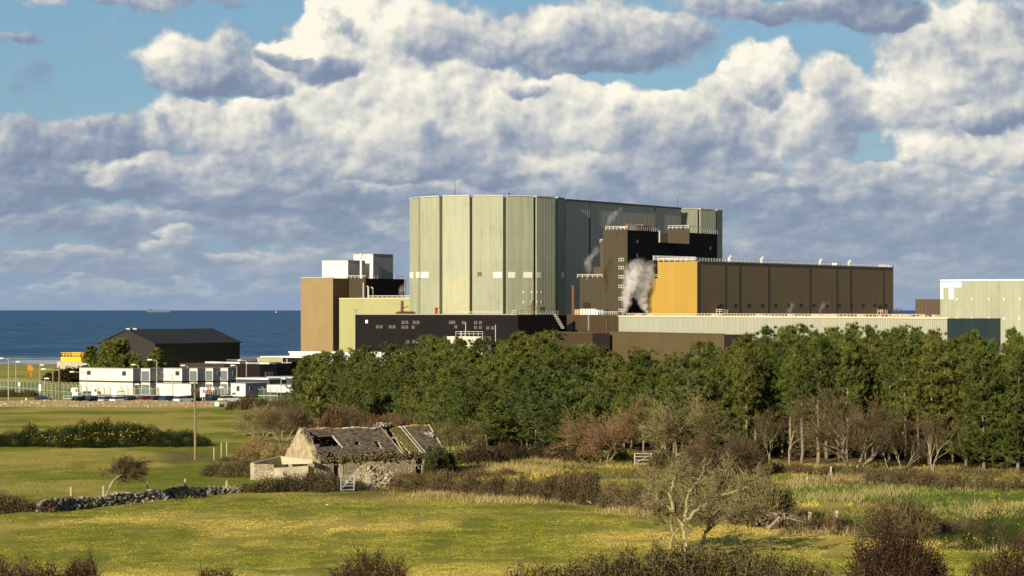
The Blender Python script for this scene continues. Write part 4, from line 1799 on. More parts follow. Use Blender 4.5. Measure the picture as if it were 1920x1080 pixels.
mb.raw([(q[0] - .9, q[1] - .7, q[2]), (q[0] + .9, q[1] - .7, q[2]), (q[0] + .9, q[1] + .7, q[2]), (q[0] - .9, q[1] + .7, q[2]),
        (q[0] - .75, q[1] - .6, q[2] + .95), (q[0] + .75, q[1] - .6, q[2] + 1.05), (q[0] + .75, q[1] + .6, q[2] + 1.05), (q[0] - .75, q[1] + .6, q[2] + .95)], _BOXF)
o = mb.build('grit_bin', plain('bin_sand', (.42, .34, .17)), None, loc=q)
tag(o, 'sand coloured bin between the two wooden poles', 'bin')
for px, lb, c in ((129, 'left', (.7, .42, .06)), (469, 'right', (.75, .6, .08))):
    q = on(px, 450)
    mb = MB()
    mb.tube([q, q + (0, 0, .8), q + (0, 0, .95)], [.16, .16, .08], 8)
    o = mb.build('bollard', plain('bollard_' + lb, c), None, loc=q)
    tag(o, 'short yellow bollard by the %s part of the row of cars' % lb, 'bollard')
q = on(49, 447)
mb = MB()
mb.cbox(q[0], q[1], q[2], .22, .22, 1.5, 0)
o = mb.build('marker_post', whitep, None, loc=q)
tag(o, 'white marker post behind the stone wall at the far left', 'post')

# cars behind the wall
tyre = plain('tyre', (.02, .02, .02), .9)


def carpaint(nm, c):
    return plain('car_' + nm, c, .25, .02, 1, 0, .6)


def car(px, Y, rz, colour, label, L=4.2, hatch=True):
    q = on(px, Y, .32)
    root = thing('parked_car', label, 'car', (0, 0, 0), 'cars parked behind the stone wall')
    ax, ay = np.array([1., 0, 0]), np.array([0, 1., 0])
    W = 1.72
    prof = [(-L / 2, .35), (-L / 2 + .05, .80), (-L / 2 + .25, .92), (-.35 * L + .45, .98), (.28 * L, .95), (L / 2 - .12, .76), (L / 2, .55), (L / 2 - .05, .28), (-L / 2 + .1, .26)]
    mb = MB()
    mb.extrude(prof, (0, 0, 0), ax, (0, 0, 1), ay, W)
    mb.build('body', carpaint(*colour), root)
    # glasshouse, narrower at the roof
    bk, fr = (-L * .46, -L * .40) if hatch else (-L * .36, -L * .25)
    lo = [(bk, -W / 2 + .06), (L * .24, -W / 2 + .06), (L * .24, W / 2 - .06), (bk, W / 2 - .06)]
    hi = [(fr, -W / 2 + .22), (L * .05, -W / 2 + .22), (L * .05, W / 2 - .22), (fr, W / 2 - .22)]
    mb = MB()
    mb.raw([(a, b, .93) for a, b in lo] + [(a, b, 1.40) for a, b in hi], _BOXF)
    mb.build('window', glass, root)
    mb = MB()
    mb.raw([(a, b, 1.40) for a, b in hi] + [(a * .96, b * .92, 1.46) for a, b in hi], _BOXF)
    mb.build('roof', carpaint(*colour), root)
    for sx in (-L * .31, L * .31):
        for sy in (-1, 1):
            mb = MB()
            mb.tube([(sx, sy * (W / 2 - .2), .31), (sx, sy * (W / 2 + .02), .31)], [.31, .31], 14)
            mb.build('wheel', tyre, root)
    for sy in (-.6, .6):
        mb = MB()
        mb.cbox(L / 2 - .06, sy, .6, .1, .34, .16)
        mb.build('headlight', plain('headlight', (.75, .75, .72), .2), root)
    root.location = tuple(q)
    root.rotation_euler = (0, 0, rz)
    return root


DK, BL, NV, WH, RD, SV = ('black', (.012, .012, .015)), ('blue', (.03, .07, .2)), ('navy', (.015, .02, .05)), ('white', (.78, .76, .72)), ('red', (.35, .03, .02)), ('silver', (.40, .42, .44))
cars = [(84, 458, .12, NV, 'dark blue car at the far left, beside the wooden poles'), (153, 455, 1.0, DK, 'black car, leftmost of the close row behind the wall'),
        (176, 456, 1.0, NV, 'navy car second in the row, under the red notice'), (204, 455, .9, SV, 'silver blue car in the row just left of the white estate'),
        (226, 454, .85, WH, 'white car in the middle of the row beside a black one'), (248, 455, .9, DK, 'black car right beside the white car in the row'),
        (276, 455, .85, RD, 'red car in the row'), (296, 456, .9, ('maroon', (.06, .015, .015)), 'dark maroon car touching the red car'),
        (318, 455, .9, BL, 'blue car below the long single storey cabin'), (345, 454, .9, WH, 'small white car left of the telegraph pole'),
        (358, 456, .9, DK, 'dark car right behind the telegraph pole'), (408, 457, .75, NV, 'dark blue car right of the site boards'), (430, 455, .7, WH, 'white car at the right end of the row')]
for px, Y, rz, c, lb in cars:
    car(px, Y, rz, c, lb)

# yellow machine on its concrete block by the beach
q = P(130, 640)
zb_ = Z(678, 640)
o = thing('concrete_block', 'weathered concrete block by the beach carrying a yellow platform', 'block', v3(q, zb_ - 6))
mb = MB()
a = P(157, 634)
mb.box(a, E2, along(a, E2, 107), E1, 8, zb_ - 7, zb_)
mb.build('block', plain('old_concrete', (.42, .37, .29), .9, .2, .6), o)
o = thing('yellow_platform', 'yellow railed working platform on the concrete block', 'platform', v3(q, zb_))
yl = plain('plant_yellow', (.72, .44, .02), .5)
mb = MB()
a = P(152, 636)
L = along(a, E2, 114)
mb.box(a, E2, L, E1, 4, zb_ + .02, Z(669, 640))
mb.build('deck', yl, o)
mb = MB()
rail(mb, [v3(a + E2 * L, Z(669, 640)), v3(a, Z(669, 640)), v3(a + E1 * 4, Z(669, 640)), v3(a + E1 * 4 + E2 * L, Z(669, 640)), v3(a + E2 * L, Z(669, 640))], 1.1, .95, .14)
mb.build('railing', yl, o)
q = P(57, 640)
mb = MB()
zz = Z(695, 640)
mb.cbox(q[0], q[1], zz, 1.4, 1.0, 1.0, .3)
mb.cbox(q[0] - .2, q[1], zz + 1.0, .9, .8, .5, .3)
mb.cbox(q[0] + .1, q[1], zz - 2, .25, .25, 2.0, .3)
o = mb.build('orange_hopper', plain('hopper_orange', (.55, .24, .03)), None, loc=v3(q, zz - 2))
tag(o, 'small orange hopper on the bank by the beach', 'hopper')
# low sea wall in front of the beach
mb = MB()
for k in range(30):
    a, b = P(-60 + k * 5, 900 - k * .5), P(-60 + k * 5 + 5, 900 - k * .5 - .5)
    mb.box(a, unit(b - a), np.linalg.norm(b - a), np.array([0, 1.]), 3, -9, Z(689, 900) + .06 * (k % 3))
o = mb.build('sea_wall', plain('pale_concrete', (.50, .45, .36), .9, .2, .4), None, loc=v3(P(0, 900), -9))
tag(o, 'low pale sea wall along the beach at the far left', 'wall')

# ship and a small boat far out
shipm = plain('ship_haze_grey', (.10, .12, .165), .7)  # distance haze put into the ship's grey-blue
Ys = 26000.
q = v3(P(298, Ys), SEA)
k = Ys / F
sh = thing('cargo_ship', 'long haze grey cargo ship on the horizon', 'ship', q)
mb = MB()
X0, X1 = P(274, Ys)[0], P(322, Ys)[0]
zd = SEA + 3.0 * k
mb.extrude([(X0 - q[0], zd + 1.6 * k - SEA), (X0 + 8 - q[0], 0), (X1 - 20 - q[0], 0), (X1 - q[0], zd + .8 * k - SEA), (X1 - 24 - q[0], zd - SEA), (X0 + 34 - q[0], zd - SEA)], q, (1, 0, 0), (0, 0, 1), (0, 1, 0), 38)
mb.build('hull', shipm, sh)
mb = MB()
xx = X0 + 34
mb.cbox(xx + 9, Ys, zd, 40, 30, 2.2 * k, 0)
mb.cbox(xx + 9, Ys, zd + 2.2 * k, 24, 24, 1.4 * k, 0)
mb.build('bridge_house', shipm, sh)
for px, h in ((287, 4), (300, 2.2), (310, 2.2)):
    mb = MB()
    mb.cbox(P(px, Ys)[0], Ys, zd, 4, 4, h * k, 0)
    mb.build('mast', shipm, sh)
q = v3(P(517, 24000), SEA)
o = thing('small_boat', 'tiny white boat on the horizon', 'boat', q)
mb = MB()
mb.extrude([(-6, 4), (-5, 0), (5, 0), (7, 4)], q, (1, 0, 0), (0, 0, 1), (0, 1, 0), 5)
mb.build('hull', whitep, o)
mb = MB()
mb.extrude([(-4, 4), (4, 4), (.6, 13)], q, (1, 0, 0), (0, 0, 1), (0, 1, 0), 1)
mb.build('sail', whitep, o)


# ================================================================== stone walls, the ruin, gates, posts
def stonemat(name, cols, scale, bump=.6, mort=(.12, .10, .07)):
    if name in MATS:
        return MATS[name]
    m, t = newmat(name)
    pos = t.n('ShaderNodeNewGeometry').outputs['Position']
    wp = t.vm('ADD', pos, t.vm('SCALE', t.vm('SUBTRACT', t.noise(pos, scale * 1.2, 3, .5, 'Color'), (.5, .5, .5)), .5 / scale))
    vv = t.vm('MULTIPLY', wp, (1, 1, 1.7))
    cell = t.vor(vv, scale, 'F1', 'Color')
    ed = t.vor(vv, scale, 'DISTANCE_TO_EDGE', 'Distance')
    r, g_, b_ = t.sep(cell)
    c = t.mix(r, cols[0], cols[1])
    c = t.mix(t.step(g_, .86, .95), c, cols[2])
    nn = t.noise(pos, 3, 5, .65)
    c = t.mix(t.m('MULTIPLY', t.step(nn, .5, .7), .6), c, cols[3])
    e = t.step(ed, .0, .14)
    c = t.mix(e, mort, c)
    h = t.m('ADD', e, t.m('MULTIPLY', nn, .6))
    t.surface(c, .92, t.bump(h, bump, .12), 0, .1)
    MATS[name] = m
    return m


rubble = stonemat('rubble_masonry', ((.30, .24, .16), (.44, .38, .28), (.62, .57, .47), (.20, .16, .08)), 5.5, .6, (.17, .14, .09))
rubble_far = stonemat('field_wall_stone', ((.25, .195, .115), (.31, .245, .15), (.52, .44, .32), (.19, .15, .075)), 3.2, .5, (.19, .15, .09))
render_m = plain('old_lime_render', (.40, .335, .215), .95, .38, 1.6, 0, .1, .5)
conc_old = plain('old_rendered_wall', (.34, .295, .205), .9, .3, 1.0, 0, .1, .4)
stone_m = leafmat('loose_stones', ((.060, .056, .046), (.150, .138, .110), (.40, .37, .31)), .9, .5, 0, .75)
timber = plain('weathered_timber', (.34, .29, .21), .9, .2, 4)
timber_w = plain('bleached_timber', (.45, .39, .29), .8, .12, 4)

# stone wall along the car park
a, b = P(-140, 441), P(437, 441)
N = 190
mb = MB()
u = np.linspace(0, 1, N)
rg = np.random.default_rng(5)
top = []
prof = [(-.45, -1), (-.42, .5), (-.36, 1), (.36, 1), (.42, .5), (.45, -1)]
vs = []
for s in u:
    x = a[0] + (b[0] - a[0]) * s
    z0 = float(gz(x, 441))
    hgt = 1.22 + .06 * rg.normal() + .12 * math.sin(x * .35)
    if s > .97:
        hgt *= 1 - (s - .97) / .03 * .5
    for yy, q in prof:
        vs.append((x, 441 + yy + .03 * rg.normal(), z0 + (q if q < 0 else q * hgt)))
k = len(prof)
fs = [(i * k + j, i * k + j + 1, (i + 1) * k + j + 1, (i + 1) * k + j) for i in range(N - 1) for j in range(k - 1)]
fs += [tuple(range(k)), tuple(reversed(range((N - 1) * k, N * k)))]
mb.raw(vs, fs)
o = mb.build('stone_wall', rubble_far, None, loc=v3(P(200, 441), float(gz(*P(200, 441)))))
tag(o, 'long brown stone wall in front of the parked cars', 'wall')
q = on(407, 439.6)
mb = MB()
mb.cbox(q[0], q[1] - .25, Z(761, 440), .85, .06, .75)
o = mb.build('notice', plain('sign_pale_blue', (.42, .62, .70)), None, loc=(q[0], q[1], Z(761, 440)))
tag(o, 'small pale blue notice fixed to the stone wall', 'sign')


def rock(rng, n=8):
    v = np.array([(x, y, z) for x in (-1, 1) for y in (-1, 1) for z in (-1, 1)], float)
    v *= rng.uniform(.55, 1, (8, 3))
    f = [(0, 1, 3, 2), (4, 6, 7, 5), (0, 4, 5, 1), (2, 3, 7, 6), (0, 2, 6, 4), (1, 5, 7, 3)]
    return v, f


def rotm(rng, amt=1.):
    a, b, c = rng.uniform(-pi, pi) * 1., rng.normal() * .35 * amt, rng.normal() * .35 * amt
    A = np.array([[cos(a), -sin(a), 0], [sin(a), cos(a), 0], [0, 0, 1]])
    B = np.array([[1, 0, 0], [0, cos(b), -sin(b)], [0, sin(b), cos(b)]])
    D = np.array([[cos(c), 0, sin(c)], [0, 1, 0], [-sin(c), 0, cos(c)]])
    return A @ B @ D


# dry stone wall of loose field stones on the left
rng = np.random.default_rng(11)
pth = [gnd(px, py) for px, py in ((70, 962), (140, 954), (200, 948), (300, 938), (380, 931), (452, 925))]
pth = np.array(pth)
cum = np.concatenate([[0], np.cumsum(np.linalg.norm(np.diff(pth[:, :2], axis=0), axis=1))])
mb = MB()
for k in range(1700):
    s = rng.uniform(0, cum[-1])
    p = np.array([np.interp(s, cum, pth[:, j]) for j in range(3)])
    hmax = .82 * (.8 + .35 * float(vnoise(s * .8, 0, 3))) * (1 - .5 * max(0, s / cum[-1] - .86) / .14)
    lv = rng.uniform(0, 1)
    z = p[2] + lv * hmax - .05
    y = p[1] + rng.normal() * .22 * (1.2 - lv * .6)
    v, f = rock(rng)
    v = (v * np.array([rng.uniform(.10, .20), rng.uniform(.09, .17), rng.uniform(.06, .12)])) @ rotm(rng).T + (p[0], y, z)
    mb.raw(v, f)
o = mb.build('dry_stone_wall', stone_m, None, loc=pth[3])
tag(o, 'tumbled grey dry stone wall along the edge of the near field', 'wall')


def post(px, py, h, label, w=.11, mat=timber, lean=0., name='fence_post', group='posts along the dry stone wall'):
    q = gnd(px, py)
    mb = MB()
    mb.bar(q - (0, 0, .3), q + (lean, 0, h), w)
    o = mb.build(name, mat, None, loc=q)
    tag(o, label, 'post', group)
    return o


for px, py, h, lb in ((133, 945, 1.3, 'grey fence post at the dry stone wall, leftmost'), (194, 943, 1.25, 'grey fence post behind the leaning bare trunk at the wall'),
                      (276, 938, 1.45, 'grey fence post against the dry stone wall, middle one'), (347, 933, 1.45, 'grey fence post at the wall, fourth from left'),
                      (425, 925, 1.0, 'thin pale post at the right end of the dry stone wall')):
    post(px, py, h, lb, .15)
for px, py, h, lb in ((401, 862, 1.2, 'bleached post in the rough grass beside the bracken bank, left of three'), (415, 859, 1.5, 'bleached post in rough grass beside the bracken bank, tallest of three'),
                      (425, 855, 1.4, 'bleached post in rough grass against the bracken bank, right of three')):
    post(px, py, h, lb, .11, timber, 0, 'fence_post', 'posts beside the bracken bank')
for px, py, h, lb, w in ((1118, 944, 1.35, 'pale square post standing alone at the hedge gap', .16), (1557, 892, .8, 'short white topped post in the meadow by the wood', .14),
                         (1512, 908, .6, 'leaning short white post in the meadow', .12), (1567, 990, 1.15, 'white topped post beside the rubble heap, right one', .2), (1517, 985, .9, 'white topped post beside the rubble heap, left one', .2),
                         (1766, 1000, .6, 'small white stake between the dark bush and the gorse', .12)):
    post(px, py, h, lb, w, timber_w, .05, 'post', None)
post(1700, 903, 1.0, 'thin reddish leaning stake at the scrub edge of the meadow', .08, rust, .35, 'stake', None)
# telegraph pole
q = gnd(366, 862)
tp = thing('telegraph_pole', 'brown wooden telegraph pole standing in the field left of the ruin', 'pole', q)
mb = MB()
zt = Z(713, q[1])
mb.tube([q - (0, 0, .5), (q[0], q[1], (q[2] + zt) / 2), (q[0] - .05, q[1], zt)], [.13, .115, .09], 9)
mb.build('pole', wood_m, tp)
mb = MB()
mb.bar((q[0] - .42, q[1] - .16, zt - 1.05), (q[0] + .42, q[1] - .16, zt - 1.05), .09)
mb.build('cross_arm', plain('arm_dark', (.07, .05, .04)), tp)
for dx_ in (-.36, -.2, .2, .36):
    mb = MB()
    c = np.array([q[0] + dx_, q[1] - .16, zt - 1.0])
    mb.tube([c, c + (0, 0, .1), c + (0, 0, .2)], [.05, .075, .04], 7)
    mb.build('insulator', plain('insulator_red', (.20, .06, .05), .3), tp)

# ---------------------------------------------------------------- the ruined cottage
c1 = unit((.87, .49))
c2 = perp_left(c1)
C = P(588, 205)
zg = float(gz(*C)) - .02
Lr, Wr = 12.9, 5.9
ze, zr = Z(860, 205), Z(806, 207.5)
ct = thing('ruined_cottage', 'long roofless stone farm cottage with broken slate roof and blank gable', 'cottage', v3(C, zg))


def cq(a, b, z):                                   # cottage coordinates: along, across, up
    p = C + c1 * a + c2 * b
    return np.array([p[0], p[1], z])


def rough_wall(poly, e, n, t, o, step=.32, jit=.03, name='wall', mat=rubble):
    """vertical wall slab: outline poly in (s,z) along direction e from C; inner grid so it can be uneven"""
    mb = MB()
    m_ = len(poly)
    v = []
    for off in (0, t):
        for s, z in poly:
            p = C + e * s + n * off
            v.append((p[0], p[1], z))
    mb.raw(v, [tuple(range(m_)), tuple(reversed(range(m_, 2 * m_)))] + [(i, m_ + i, m_ + (i + 1) % m_, (i + 1) % m_) for i in range(m_)])
    return mb.build(name, mat, o)


rg = np.random.default_rng(3)
# gable wall (rendered), a little stepped at the verge
gp_ = [(0, zg - .3), (Wr, zg - .3), (Wr, ze)]
for s in np.linspace(.92, .08, 11):
    z = ze + (zr + .12 - ze) * (1 - abs(s - .5) * 2)
    gp_.append((Wr * s, z + .05 * rg.normal() + .08))
gp_.append((0, ze))
rough_wall(gp_, c2, c1, .55, ct, name='gable_wall', mat=render_m)
mb = MB()
# rough stone verge on the gable top
for s in np.linspace(.02, .98, 34):
    z = ze + (zr + .1 - ze) * (1 - abs(s - .5) * 2)
    v, f = rock(rg)
    p = cq(.3 + rg.normal() * .08, Wr * s, z + .02)
    mb.raw((v * np.array([.22, .17, .11])) @ rotm(rg).T + p, f)
mb.build('verge_stones', stonemat('verge', ((.20, .15, .09), (.32, .26, .15), (.4, .36, .2), (.12, .11, .05)), 4.), ct)
# front wall with two doorways and a ragged head
dA = (along(C, c1, 626), along(C, c1, 637))
dB = (along(C, c1, 779.5), along(C, c1, 793.5))


def strip(s0, s1, z0, zh, n=10, ragged=.06):
    pl = [(s0, z0), (s1, z0)] + [(s, zh + ragged * rg.normal()) for s in np.linspace(s1, s0, n)]
    return pl


for s0, s1, z0, z1 in ((.56, dA[0], zg - .3, ze - .02), (dA[1], dB[0], zg - .3, ze - .06), (dB[1], Lr, zg - .3, ze - .05), (dA[0], dA[1], zg + 1.55, ze - .03), (dB[0], dB[1], zg + 1.75, ze - .04)):
    rough_wall(strip(s0, s1, z0, z1, 12 if s1 - s0 > 2 else 4), c1, c2, .55, ct, name='front_wall')
mb = MB()
mb.box(C + c1 * dB[1], c1, .28, -c2, .06, zg - .1, zg + 1.8)
mb.build('door_jamb', conc_old, ct)
mb = MB()
mb.box(C + c1 * dA[1], c1, .3, -c2, .06, zg - .1, zg + 1.6)
mb.build('door_jamb', conc_old, ct)
mb = MB()
mb.box(C + c1 * (dB[0] - .3), c1, dB[1] - dB[0] + .6, -c2, .05, zg + 1.752, zg + 1.9)
mb.build('lintel', timber, ct)
# back wall, far gable
p0 = C + c2 * (Wr - .55)
mb = MB()
mb.box(C + c2 * (Wr - .56) + c1 * .56, c1, Lr - .56, c2, .55, zg - .3, ze)
mb.build('back_wall', rubble, ct)
mb = MB()
hh = [(0, zg - .3), (Wr, zg - .3), (Wr, ze), (Wr * .5, zr), (0, ze)]
v = [cq(Lr - .5, s * .99 + .02, z) for s, z in hh] + [cq(Lr, s * .99 + .02, z) for s, z in hh]
mb.raw(v, [(4, 3, 2, 1, 0), (5, 6, 7, 8, 9)] + [(i, (i + 1) % 5, 5 + (i + 1) % 5, 5 + i) for i in range(5)])
mb.build('far_gable', rubble, ct)
mb = MB()
v = [cq(6.3, s * .98 + .05, z) for s, z in hh] + [cq(6.7, s * .98 + .05, z - .0) for s, z in hh]
v = [p - (0, 0, .25) for p in v]
mb.raw(v, [(4, 3, 2, 1, 0), (5, 6, 7, 8, 9)] + [(i, (i + 1) % 5, 5 + (i + 1) % 5, 5 + i) for i in range(5)])
mb.build('cross_wall', rubble, ct)
# roof frame: rafters and purlins seen in the gaps
half = Wr / 2
mb = MB()
for s in np.arange(.7, Lr, .62):
    if not 1.1 < s < 3.0:
        mb.bar(cq(s, .1, ze + .05), cq(s, half, zr - .04), .09, .13)
    mb.bar(cq(s, Wr - .1, ze + .05), cq(s, half, zr - .04), .09, .13)
mb.build('rafters', timber, ct)
mb = MB()
for f_ in (.33, .68):
    mb.bar(cq(3.1, half * f_, ze + (zr - ze) * f_ - .12), cq(Lr, half * f_, ze + (zr - ze) * f_ - .12), .14)
mb.build('purlin', timber, ct)
slate_m, t = newmat('old_slates')
g = t.n('ShaderNodeNewGeometry')
pos = g.outputs['Position']
r_ = g.outputs['Random Per Island']
c = t.mix(r_, (.060, .048, .036), (.140, .115, .085))
mo = t.step(t.noise(pos, 1.3, 5, .65), .50, .66)
c = t.mix(t.m('MULTIPLY', mo, .75), c, (.16, .125, .055))
pl_ = t.step(t.noise(pos, 4.2, 3, .6), .62, .70)
c = t.mix(t.m('MULTIPLY', pl_, .7), c, (.36, .33, .28))
t.surface(c, .75, t.bump(t.noise(pos, 14, 3), .3, .02), 0, .3)


def slates(front):
    mb = MB()
    rows, wd = 17, .30
    hole = lambda s, f: False
    for i in range(rows):
        f0, f1 = i / rows, (i + 1.35) / rows
        for j in range(int((Lr - .5) / wd)):
            s = .5 + (j + .5 * (i % 2)) * wd
            fm = (f0 + f1) / 2
            if front:
                # big square hole near the gable, smaller ones, and a stripped bay right of the middle
                if 1.05 < s < 3.0 + .25 * math.sin(i * 2.) and .34 < fm < .70:
                    continue
                if s < 1.2 and .55 < fm < .92 and rg.random() < .75:
                    continue
                if abs(s - 4.75) < .22 and abs(fm - .48) < .07:
                    continue
                if abs(s - 6.75) < .28 and abs(fm - .44) < .11:
                    continue
                cb = 8.15 + .75 * (1 - fm)
                if abs(s - cb) < .30 and fm > .1:
                    continue
                if abs(s - 12.2) < .3 and abs(fm - .62) < .1:
                    continue
                if f0 < .14 and rg.random() < .35:
                    continue
            if rg.random() < .02:
                continue
            sag = -.10 * math.sin(pi * s / Lr) - .05 * math.sin(s * 2.1)
            z0 = ze + (zr - ze) * f0 + .10 + sag + .012 * rg.normal()
            z1 = ze + (zr - ze) * min(f1, 1.02) + .06 + sag + .012 * rg.normal()
            b0, b1 = half * f0 - .12, half * min(f1, 1.02) - .12
            if not front:
                b0, b1 = Wr - b0, Wr - b1
            w2 = wd / 2 * .97
            tilt = .02 * rg.normal()
            q = [cq(s - w2, b0, z0), cq(s + w2, b0, z0 + tilt), cq(s + w2 + tilt, b1, z1), cq(s - w2 + tilt, b1, z1)]
            q = q + [p + (0, 0, .022) for p in q]
            mb.raw(q, _BOXF)
    return mb


slates(True).build('slate_slope', slate_m, ct)
slates(False).build('slate_slope', slate_m, ct)
mossm = leafmat('roof_moss', ((.055, .045, .018), (.115, .09, .032), (.18, .15, .05)), 1.2, .9, 0, .5)
# ridge tiles: pale lime mortar on the left, orange lichen at the right
orange = plain('lichen_orange', (.52, .27, .035), .9, .25, 3)
for s0, s1, mt, nm in ((.9, 4.0, plain('lichen_rust', (.42, .21, .07), .9, .3, 2), 'ridge_tiles'), (4.0, 7.9, plain('lime_mortar', (.62, .55, .44), .9, .3, 3), 'ridge_tiles'), (8.9, 10.6, plain('pinkish_ridge', (.55, .42, .34), .9, .3, 3), 'ridge_tiles'), (10.6, 12.6, orange, 'ridge_tiles')):
    mb = MB()
    for s in np.arange(s0, s1, .27):
        sag = -.10 * math.sin(pi * s / Lr) - .05 * math.sin(s * 2.1)
        w_ = .19 + .04 * rg.random()
        z = zr + .02 + sag + .02 * rg.normal()
        mb.extrude([(-w_, -.05), (0, .17), (w_, -.05)], cq(s, half, z), v3(c2, 0), (0, 0, 1), v3(c1, 0), .26)
    mb.build(nm, mt, ct)
# mossy collapsed chimney bed between the two stripped bays
mb = MB()
for k in range(420):
    f = rg.random()
    s = 8.15 + .75 * (1 - f) + .78 + rg.uniform(-.42, .42)
    v, q_ = rock(rg)
    p = cq(s, half * f, ze + (zr - ze) * f + .10 + .06 * rg.random())
    mb.raw((v * np.array([.10, .10, .08])) @ rotm(rg).T + p, q_)
mb.build('moss_bed', mossm, ct)
mb = MB()
for ds in (-.36, .36, 1.22, 1.55, 1.88):
    mb.bar(cq(8.15 + .75 + ds, 0, ze + .16), cq(8.15 + ds, half, zr + .10), .07, .08)
mb.build('bare_batten', timber_w, ct)
mb = MB()
mb.bar(cq(3.15, half * .28, ze + (zr - ze) * .28 + .13), cq(2.75, half * .72, ze + (zr - ze) * .72 + .13), .12)
mb.build('bare_batten', timber_w, ct)
mb = MB()
mb.bar(cq(12.75, .1, ze + .2), cq(12.6, half, zr + .15), .11)
mb.build('bare_batten', timber_w, ct)
mb = MB()
for k in range(60):
    v, q_ = rock(rg)
    p = cq(7.95 + rg.normal() * .25, half + rg.normal() * .25, zr + .1 + rg.random() * .3)
    mb.raw((v * .11) @ rotm(rg).T + p, q_)
mb.build('chimney_stump', stone_m, ct)
mb = MB()
for k in range(24):
    v, q_ = rock(rg)
    p = cq(12.2 + rg.normal() * .18, half * .66 + rg.normal() * .22, zr - .8 + rg.random() * .3)
    mb.raw((v * .13) @ rotm(rg).T + p, q_)
mb.build('chimney_stump', stone_m, ct)
# eave clumps
mb = MB()
for k in range(620):
    s = rg.uniform(.6, 12)
    if 2.2 < s < 7 or rg.random() < .35:
        v, q_ = rock(rg)
        p = cq(s, -.1 + rg.normal() * .1, ze + .05 + rg.normal() * .1 - (rg.random() ** 3) * .5)
        mb.raw((v * np.array([.10, .08, .07])) @ rotm(rg).T + p, q_)
mb.build('eave_growth', mossm, ct)

# roofless lean-to pen in front of the gable
pn = thing('roofless_pen', 'low concrete walled roofless pen against the gable of the ruin', 'outbuilding', cq(-3, 2, zg))


def low_wall(a, b, h, t_, mat, nm, hb=None):
    mb = MB()
    a, b = np.array(a, float), np.array(b, float)
    e = unit(b - a)
    n = perp_left(e)
    L = np.linalg.norm(b - a)
    z0 = float(gz(*a)) - .3
    hb = h if hb is None else hb
    v = []
    for off in (0, t_):
        p, q = a + n * off, b + n * off
        v += [(p[0], p[1], z0), (q[0], q[1], z0), (q[0], q[1], z0 + .3 + hb), (p[0], p[1], z0 + .3 + h)]
    mb.raw(v, [(0, 1, 2, 3), (7, 6, 5, 4), (0, 4, 5, 1), (1, 5, 6, 2), (2, 6, 7, 3), (3, 7, 4, 0)])
    return mb.build(nm, mat, pn)


g1, g2, g3 = P(476, 203.5), P(583, 201.5), P(548, 205)
low_wall(P(476, 203.5), P(514, 202.6), 1.45, .35, rubble, 'front_wall')
low_wall(P(514.1, 202.6), P(578, 201.0), 1.15, .35, conc_old, 'front_wall', 1.45)
low_wall(P(476.4, 203.9), P(531, 209.5), 1.5, .35, conc_old, 'side_wall', 1.75)
mb = MB()
q = P(583, 202)
mb.cbox(q[0], q[1], float(gz(*q)) - .2, .45, .5, 1.75, .3)
mb.build('pier', conc_old, pn)
mb = MB()
a = P(528, 207)
mb.raw([(*P(526, 207.5), Z(856, 207)), (*P(586, 203.4), Z(862, 203)), (*P(586, 203.4), Z(870, 203)), (*P(529, 206.9), Z(872, 206)),
        (*P(526, 207.8), Z(856, 207)), (*P(587, 203.7), Z(862, 203)), (*P(587, 203.7), Z(870, 203)), (*P(529, 207.2), Z(872, 206))],
       [(0, 1, 2, 3), (7, 6, 5, 4), (0, 4, 5, 1), (1, 5, 6, 2), (2, 6, 7, 3), (3, 7, 4, 0)])
mb.build('pale_panel', plain('pale_render', (.50, .43, .30), .9, .1, 1.5), pn)

# rubble mound in front of the ruin
qm = gnd(694, 917)
qm[1] += 1.6
mo = thing('rubble_mound', 'tumbled pale stone heap in front of the ruin beside the gate', 'rubble', qm)
mb = MB()
nr, na = 14, 40
vs, fs = [], []
for i in range(nr + 1):
    r = i / nr
    for j in range(na):
        a = 2 * pi * j / na
        rr_ = r * (1 + .22 * math.sin(3 * a + 1) + .1 * math.sin(7 * a))
        h = 2.0 * (1 - r ** 1.8) * (1 + .12 * math.sin(a * 2 + 2))
        vs.append((qm[0] + 2.35 * rr_ * cos(a) + .06 * rg.normal(), qm[1] + 1.7 * rr_ * sin(a) + .06 * rg.normal(), qm[2] - .15 + h + .06 * rg.normal()))
for i in range(nr):
    for j in range(na):
        fs.append((i * na + j, (i + 1) * na + j, (i + 1) * na + (j + 1) % na, i * na + (j + 1) % na))
mb.raw(vs, fs)
for k in range(420):
    a, r = rg.uniform(0, 2 * pi), math.sqrt(rg.random()) * 1.03
    h = 2.0 * max(0, 1 - r ** 1.8)
    v, q_ = rock(rg)
    mb.raw((v * np.array([rg.uniform(.06, .17), rg.uniform(.06, .14), rg.uniform(.05, .11)])) @ rotm(rg).T + (qm[0] + 2.4 * r * cos(a), qm[1] + 1.75 * r * sin(a), qm[2] - .1 + h), q_)
mb.build('heap', leafmat('pale_stones', ((.17, .135, .085), (.33, .275, .185), (.54, .48, .37)), .9, .5, 0, .75), mo)


# gates
def gate(px0, px1, py, h, label, mat, bars=5, w=.07):
    a, b = gnd(px0, py), gnd(px1, py)
    b = np.array([b[0], a[1] + .3, a[2]])
    o = thing('farm_gate', label, 'gate', a)
    d = (b - a)
    mb = MB()
    mb.bar(a + (0, 0, .08), a + (0, 0, h), w * 1.3)
    mb.bar(b + (0, 0, .08), b + (0, 0, h), w * 1.3)
    mb.build('stile', mat, o)
    for k in range(bars):
        z = .14 + (h - .18) * (k / (bars - 1)) ** .85
        mb = MB()
        mb.bar(a + (0, 0, z), b + (0, 0, z), w)
        mb.build('bar', mat, o)
    mb = MB()
    mb.bar(a + (0, 0, .2) + d * .02, b + (0, 0, h - .1), w * .8)
    mb.build('brace', mat, o)


